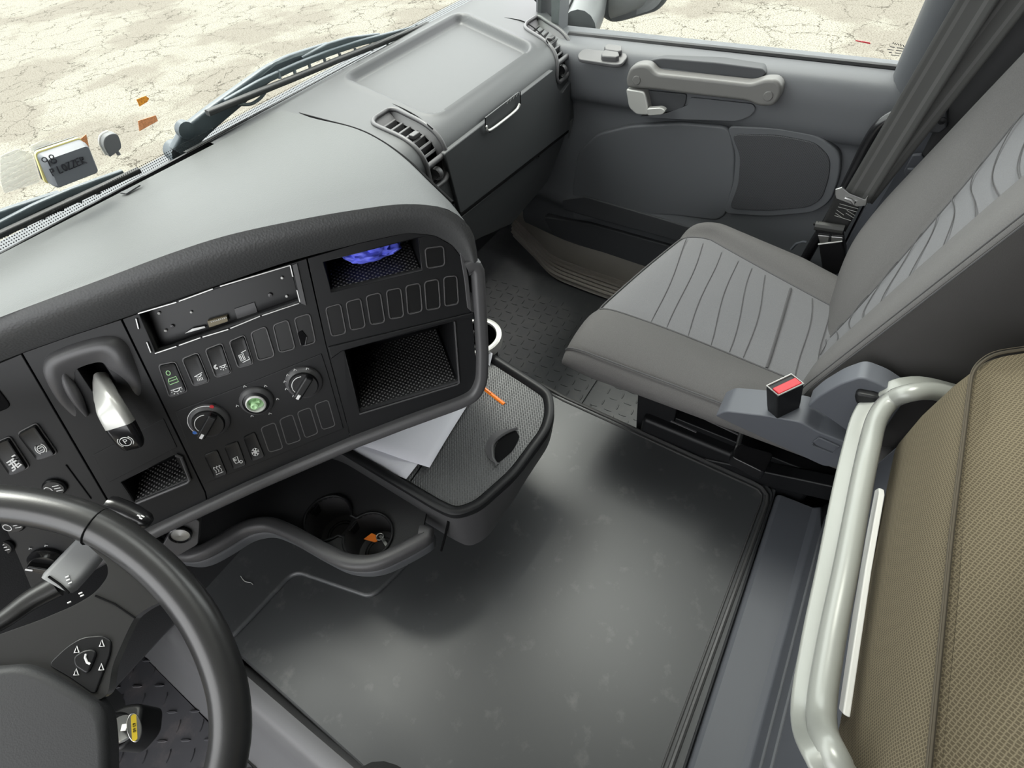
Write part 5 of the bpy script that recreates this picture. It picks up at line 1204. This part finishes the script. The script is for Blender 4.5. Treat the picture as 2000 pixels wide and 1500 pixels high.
fpn = [(-.66, -.185), (.30, -.182), (.495, -.185), (.528, -.20), (.572, -.255), (.75, -.55), (.90, -.68), (1.10, -.70), (1.10, -.98), (-.66, -.98)]
fpr = rnd([V((x, y, 0)) for x, y in fpn], .02, 5)
def mrow(z, ins_):
    n = len(fpr); o = []
    for i in range(n):
        t = (fpr[(i + 1) % n] - fpr[i - 1]).normalized(); nn = V((-t.y, t.x, 0)); cc_ = V((.2, -.6, 0)); nn = nn if (cc_ - fpr[i]).dot(nn) > 0 else -nn
        o.append(fpr[i] + nn * ins_ + V((0, 0, z)))
    return o
rows_m = [mrow(.630, .02), mrow(.632, .006), mrow(.65, .0), mrow(.70, -.002), mrow(.75, .0), mrow(.783, .004), mrow(.789, .007)]
gm = loft(rows_m, True, True)
mo = mk('cover', gm, M['bunk'], mt, smooth=50)
# top quilt: a gently creased surface above the piping
top_rows = []
for j in range(60):
    f = (j / 59) ** 1.25; row = []
    for i in range(90):
        x = lerp(-.66, 1.0, i / 89); yf = -.192
        if x > .50: yf = -.192 - (x - .50) * 1.6 if x < .75 else -.192 - .40 - (x - .75) * .6
        y = lerp(yf, -.98, f); d = min(abs(y - yf), 1)
        z = .790 + .016 * sst(0, .07, d)
        a_ = (x - .262) * .45 + (y + .262) * .89; b_2 = (x - .262) * .89 - (y + .262) * .45; z += .005 * math.exp(-(a_ / .006) ** 2 - (b_2 / .05) ** 2) - .006 * math.exp(-((a_ - .010) / .007) ** 2 - (b_2 / .06) ** 2)
        z += .0065 * math.sin((y * 75 + x * 16)) * math.exp(-((y + .32) / .10) ** 2) * (1 + .5 * math.sin(x * 31)) + .003 * math.sin(x * 40 + y * 15) * sst(.02, .1, d)
        row.append(V((x, y, z)))
    top_rows.append(row)
tp = mk('top_cover', grid(top_rows), M['bunk'], mt, smooth=80)
def planar_uv(o, f):
    uv = o.data.uv_layers.new(name='uv')
    for p in o.data.polygons:
        for li in p.loop_indices:
            c_ = o.data.vertices[o.data.loops[li].vertex_index].co; uv.data[li].uv = f(c_, p.normal)
planar_uv(tp, lambda c_, n: (c_.x, c_.y)); planar_uv(mo, lambda c_, n: (c_.x, c_.z + c_.y * .2) if abs(n.y) > .4 or abs(n.z) < .5 else (c_.x, c_.y))
mk('piping', tube([p + V((0, 0, .0025)) for p in mrow(.787, .003)[:60]], .0018, 6), M['piping'], mt)
mk('seam_line', tube([p + V((0, .003, .0062)) for p in mrow(.787, .0035)[:60]], .0005, 5), M['piping'], mt)
tag(mk('tuft', lathe([(.004, 0), (.003, .003), (.0001, .004)], PZ(1975, 1150, .796), (0, 0, 1), 10), M['seam'], mt), None, None) if 0 else None
rail = thing('bunk_rail', (.33, -.155, .66), 'silver rounded guard rail along the front edge of the bunk', 'rail')
YR = -.152
mid = [PY(a, b, YR) for a, b in ((1604, 1400), (1622, 1260), (1652, 1110), (1678, 970), (1697, 880))]
endr = [PY(1712, 822, YR - .004), PY(1738, 785, YR - .012), PZ(1775, 768, .69), PZ(1830, 765, .69), PZ(1900, 790, .68)]
endl = [PZ(1800, 1700, .69), PZ(1690, 1580, .675), PY(1634, 1490, YR - .003)]
rpath = resample(sp(endl + mid + endr, 8), 90)
mk('tube', tube(rpath, .0108, 16, up=V((0, 0, 1))), M['railpaint'], rail, smooth=70)
midf = [PY(a, b, YR + .006) for a, b in ((1571, 1400), (1588, 1260), (1617, 1110), (1645, 960), (1666, 868))]
endf = [PY(1683, 812, YR + .006), PY(1710, 774, YR), PZ(1752, 754, .68), PZ(1800, 748, .68), PZ(1870, 765, .675)]
fpth = resample(sp([PZ(1775, 1705, .68), PZ(1664, 1585, .665), PY(1606, 1490, YR + .005)] + midf + endf, 8), 90)
mk('flange', sweep(fpth, rrprof(.0205, .009, .0035), up=V((0, .5, 1))), M['railpaint'], rail, smooth=70)
mk('flange_seam', tube([p.lerp(q, .50) + V((0, .002, .004)) for p, q in zip(fpth, rpath)], .0022, 6), M['bezel'], rail)
mk('white_edge', prism([PY(a, b, -.176) for a, b in ((1708, 957), (1716, 952), (1717, 962), (1690, 1110), (1646, 1395), (1637, 1385), (1664, 1200), (1690, 1050))], (0, -.006, 0)), M['pale'], rail, bevel=.0015)
# wall cushion behind the bunk end and driver's seat corner
tag(mk('driver_seat', loft([[V((x, y, z)) for x, y in rnd_] for z, rnd_ in ((.40, [(p.x, p.y) for p in rnd([V(q) for q in ((-.60, -.20, 0), (-.084, -.20, 0), (-.084, .205, 0), (-.60, .205, 0))], .06, 6)]), (.50, [(p.x, p.y) for p in rnd([V(q) for q in ((-.61, -.21, 0), (-.078, -.21, 0), (-.078, .214, 0), (-.61, .214, 0))], .06, 6)]), (.535, [(p.x, p.y) for p in rnd([V(q) for q in ((-.59, -.20, 0), (-.084, -.20, 0), (-.084, .206, 0), (-.59, .206, 0))], .06, 6)]), (.548, [(p.x, p.y) for p in rnd([V(q) for q in ((-.56, -.17, 0), (-.098, -.17, 0), (-.098, .186, 0), (-.56, .186, 0))], .05, 6)]))]), M['cushdark'], smooth=60), 'corner of the dark cloth driver seat cushion at the bottom edge of the picture', 'seat')

cu_ = []
for k in range(40):
    y = -.20 - .30 * k / 39; cu_.append([V((1.118 + .010 * sin(k * 1.05) + .0 * z, y + .02 * (z - 1), z)) for z in (.45, .7, .9, 1.1, 1.3, 1.41)])
tag(mk('curtain', grid(cu_), mat('tan_curtain', (.13, .095, .062), .95), solid=.002, smooth=70), 'tan curtain hanging behind the passenger seat at the right edge of the picture', 'curtain')
# ================================================================ things on and outside the windscreen
def ws(px, py, off=0):
    n = V((0, 1, .20)).normalized(); p0_ = V((0, wy(.79), .79)) + n * off; return PP(px, py, p0_, n)
def wbox(q, off0, off1):
    return loft([[ws(a, b, off0) for a, b in q], [ws(a, b, off1) for a, b in q]])
toll = thing('toll_box', ws(120, 315), 'grey toll transponder with handwriting stuck to the windscreen', 'transponder')
wn_ = V((0, 1, .20)).normalized(); wup = (V((0, -.2, 1))).normalized()
q0 = [ws(a, b, -.004) for a, b in ((62, 292), (152, 263), (172, 300), (80, 355))]
bodyq = [ws(a, b, -.012) for a, b in ((70, 300), (157, 271), (180, 328), (95, 360))]
sh = [V(p) for p in rnd(q0, .008, 4)]
mk('mount_plate', loft([sh, [p - wn_ * .003 for p in sh]]), M['outer'], toll, bevel=.001)
sh2 = rnd([ws(a, b, -.008) for a, b in ((64, 296), (154, 266), (178, 325), (86, 358))], .006, 4)
mk('yellow_rim', loft([sh2, [p - wn_ * .004 for p in sh2]]), mat('pale_yellow_tape', (.8, .72, .3), .6), toll)
b0 = rnd([ws(a, b, -.013) for a, b in ((70, 301), (158, 271), (181, 328), (95, 361))], .006, 5); cb = sum(b0, V()) / len(b0)
greyb = mat('transponder_grey', (.125, .135, .15), .5)
mk('case', loft([b0, [p - wn_ * .010 for p in b0], [cb + (p - cb) * .97 - wn_ * .016 + wup * -.001 for p in b0], [cb + (p - cb) * .9 - wn_ * .0195 for p in b0]]), greyb, toll, smooth=40)
tl_, tr_ = ws(78, 330, -.033), ws(160, 300, -.033); hx_ = (tr_ - tl_).normalized()
def hand(lines, o, s, m, parent, name):
    g = []; hy = (wup - hx_ * wup.dot(hx_)).normalized()
    for l in lines: g.append(tube([o + hx_ * x * s + hy * y * s for x, y in l], .00085, 5))
    return mk(name, J(*g), m, parent)
ink = mat('marker_ink', (.012, .012, .018), .6)
h98 = [arc(.35, .75, .25, 0, 360, 10), [(.6, .75), (.5, -.15)], arc(1.15, .78, .22, 0, 360, 10), arc(1.12, .28, .28, 0, 360, 10)]
hand(h98, ws(88, 326, -.0335), .0125, ink, toll, 'handwriting')
A = 0.62
let = {'P': [[(0, 0), (.05, 1)], [(.0, 1), (.45, .9), (.45, .6), (.03, .5)]], 'L': [[(.1, 1), (0, 0), (.45, .05)]], 'O': [arc(.25, .5, .25, 0, 360, 10, .48)], 'Z': [[(0, .95), (.45, 1), (.0, .0), (.5, .05)]], 'E': [[(.45, 1), (0, .95), (0, 0), (.45, .05)], [(0, .5), (.35, .55)]], 'R': [[(0, 0), (.03, 1), (.42, .9), (.4, .6), (.03, .5), (.55, -.05)]]}
x = 0; lines = []
for ch_ in 'P LOZZER':
    if ch_ == ' ': x += .28; continue
    lines += [[(x + a, b + (x * .02)) for a, b in l] for l in let[ch_]]; x += .66
hand(lines, ws(104, 344, -.0335), .0105, ink, toll, 'handwriting')
rs = thing('rain_sensor', ws(210, 280), 'small round-topped grey sensor on the windscreen beside the transponder', 'sensor')
so_ = sp([ws(a, b, -.004) for a, b in ((206, 302), (194, 280), (196, 264), (210, 256), (222, 260), (228, 282), (220, 292))], 5)
mk('case', loft([so_, [p - wn_ * .012 for p in so_]]), M['outer'], rs, bevel=.0015)
mk('clear_edge', tube([p - wn_ * .001 for p in so_[:16]], .0016, 6), M['pale'], rs)
mk('plug', J(tube([ws(a, b, -.013) for a, b in ((208, 298), (216, 293), (226, 292), (232, 302))], .003, 8), tube([ws(218, 293, -.014), ws(222, 288, -.014)], .002, 6)), M['outer'], rs, smooth=40)
def sticker(name, q, m, lab, off=-.0005, r=0):
    P = [ws(a, b, off) for a, b in q]; P = rnd(P, r, 4) if r else P
    return tag(mk(name, prism(P, -wn_ * .0006), m, smooth=0), lab, 'sticker')
sticker('sticker', [(266, 194), (284, 187), (291, 192), (287, 199), (272, 208)], M['amber'], 'bright orange sticker, upper of the pair right of the sensor on the windscreen')
sticker('sticker', [(269, 236), (304, 225), (308, 236), (272, 256)], M['copper'], 'faded orange strip sticker, lower of the pair right of the sensor on the windscreen')
sticker('sticker', [(157, 271), (168, 262), (174, 289), (167, 293)], M['copper'], 'faded orange sticker showing behind the right edge of the transponder')
sticker('clear_sticker', [(0, 305), (35, 290), (62, 300), (78, 355), (8, 378), (0, 352)], M['film'], 'clear wavy adhesive patch left of the transponder on the windscreen', r=.004)
sticker('clear_sticker', [(58, 286), (86, 272), (104, 278), (60, 296)], M['film'], 'clear adhesive patch above the upper left corner of the transponder', r=.003)
# wipers outside the glass
def wq(path, off, w, h, n=None): return sweep(resample([ws(a, b, off) for a, b in path], n or 24), rrprof(w, h, min(w, h) * .3), up=wn_)
w1 = thing('windscreen_wiper', ws(380, 280, .03), 'dark windscreen wiper rising from its pivot near the middle of the windscreen', 'wiper', 'windscreen wipers')
arm_p = [ws(a, b, .035) for a, b in ((352, 300), (372, 262), (420, 222), (520, 145), (560, 122), (640, 92))]
mk('arm', sweep(resample(arm_p, 24), rrprof(.034, .014, .004), up=wn_, scale=[1.25 - .03 * k for k in range(24)]), M['wiper'], w1, bevel=.0)
mk('pivot', J(lathe([(.016, -.006), (.016, .006), (.0001, .009)], ws(361, 253, .03), (0, -1, -.2), 16), lathe([(.02, -.02), (.02, .005), (.0001, .005)], ws(352, 300, .04), (0, -1, -.2), 16)), M['wiper'], w1)
mk('arm_rod', tube(resample([ws(a, b, .034) for a, b in ((505, 150), (535, 126), (575, 110), (620, 97))], 16), .006, 8), M['wiper'], w1)
mk('yoke', wq(((440, 200), (510, 160), (580, 128), (640, 104), (700, 84), (770, 66), (832, 50)), .020, .012, .008), M['wiper'], w1)
mk('yoke', wq(((590, 118), (640, 92), (680, 80), (740, 72)), .028, .016, .008), M['wiper'], w1)
for k in range(10):
    f = k / 9; a, b = lerp(545, 815, f), lerp(146, 56, f) + 6 * math.sin(pi * f)
    mk('yoke_link', bar(ws(a - 2, b - 8, .02), ws(a + 2, b + 8, .014), .006, .004), M['wiper'], w1)
mk('blade', wq(((405, 221), (500, 182), (580, 150), (660, 117), (740, 86), (836, 47)), .008, .010, .012), M['black_soft'], w1)
mk('hose', tube(sp([ws(a, b, .02) for a, b in ((466, 204), (490, 203), (508, 192), (518, 180))], 5), .003, 6), M['wiper'], w1)
w2 = thing('windscreen_wiper', ws(100, 420, .03), 'dark windscreen wiper lying low along the windscreen foot before the driver', 'wiper', 'windscreen wipers')
mk('arm', wq(((-120, 470), (-40, 440), (30, 415), (120, 385)), .034, .022, .010), M['wiper'], w2)
mk('yoke', wq(((-60, 466), (0, 440), (70, 404), (140, 374), (200, 352), (240, 338)), .022, .012, .008), M['wiper'], w2)
mk('yoke', wq(((16, 446), (60, 416), (105, 396), (125, 388)), .026, .012, .006), M['wiper'], w2)
mk('blade', wq(((-90, 500), (0, 458), (90, 416), (180, 374), (272, 332)), .009, .009, .010), M['black_soft'], w2)
for k in range(6):
    f = k / 5; a, b = lerp(10, 190, f), lerp(452, 370, f); mk('yoke_link', bar(ws(a - 2, b - 7, .022), ws(a + 2, b + 9, .014), .006, .004), M['wiper'], w2)
# outside mirror
mr = thing('side_mirror', (1.62, .95, .95), 'grey outside mirror on its arm beyond the passenger window', 'mirror')
XM = 1.62
mk('arm', tube(sp([PX(1128, 62, 1.42), PX(1140, 40, 1.50), PX(1150, 10, 1.58), PX(1155, -60, 1.62)], 6), .05, 16), M['outer'], mr, smooth=60)
mo_ = rnd([PX(a, b, XM) for a, b in ((1160, -120), (1166, 20), (1180, 38), (1195, 46), (1215, 44), (1285, 24), (1305, 4), (1316, -30), (1320, -120))], .03, 5)
mk('housing', prism(mo_, (.09, .05, 0)), M['outer'], mr, bevel=.012, bseg=3)
gl_ = rnd([PX(a, b, XM - .004) for a, b in ((1190, -115), (1188, 28), (1194, 40), (1204, 42), (1278, 18), (1298, -6), (1306, -115))], .02, 5)
mk('mirror_glass', prism(gl_, (.003, 0, 0)), M['mirror'], mr)
# printed marks on the passenger window
wk = lambda a, b: PX(a, b, 1.2955)
def marks(lines, m, lab, r=.0009):
    return tag(mk('glass_print', J(*[tube([wk(*p) for p in l], r, 4) for l in lines]), m), lab, 'print')
marks([[(1671, 79), (1700, 85)], [(1684, 81), (1699, 84)]], M['red'], 'thin red mark printed on the passenger window', .0012)
marks([[(1742, 86), (1745, 83), (1747, 87), (1749, 84), (1751, 88), (1753, 85), (1756, 89), (1758, 86), (1760, 90), (1762, 87)], [(1764, 88), (1766, 92)], [(1738, 91), (1748, 93)], [(1752, 93), (1765, 95)], [(1733, 96), (1745, 98)], [(1750, 98), (1763, 100)], [(1736, 102), (1742, 103)], [(1748, 103), (1760, 105)], [(1740, 107), (1756, 109)]], M['black'], 'small dark printed glass mark in the lower rear corner of the passenger window', .0007)
# blue gloves in the upper cubby
random.seed(11)
cg = (f1[3] + f1[2] + b1[2] + b1[3]) / 4 + V((0, 0, .004)); gx = (f1[2] - f1[3]).normalized(); gy_ = HH
bmg = bmesh.new(); bmesh.ops.create_icosphere(bmg, subdivisions=5, radius=1)
from mathutils import noise
for v in bmg.verts:
    d = v.co.copy(); k = 1 + .30 * noise.noise(d * 1.7 + V((3, 1, 7))) + .14 * abs(noise.noise(d * 4.2)) - .22 * abs(noise.noise(d * 2.6 + V((9, 2, 4))))
    x, y, z = d.x * .043 * k, d.y * .034 * k, (d.z * .5 + .5) * .036 * k
    v.co = cg + gx * (x + .004) + gy_ * (y - .004) + V((0, 0, max(z, 0)))
gg = ([v.co.copy() for v in bmg.verts], [tuple(q.index for q in f.verts) for f in bmg.faces]); bmg.free()
tag(mk('rubber_gloves', gg, M['blueglove'], smooth=50), 'crumpled blue rubber gloves stuffed into the upper cubby of the fascia', 'gloves')
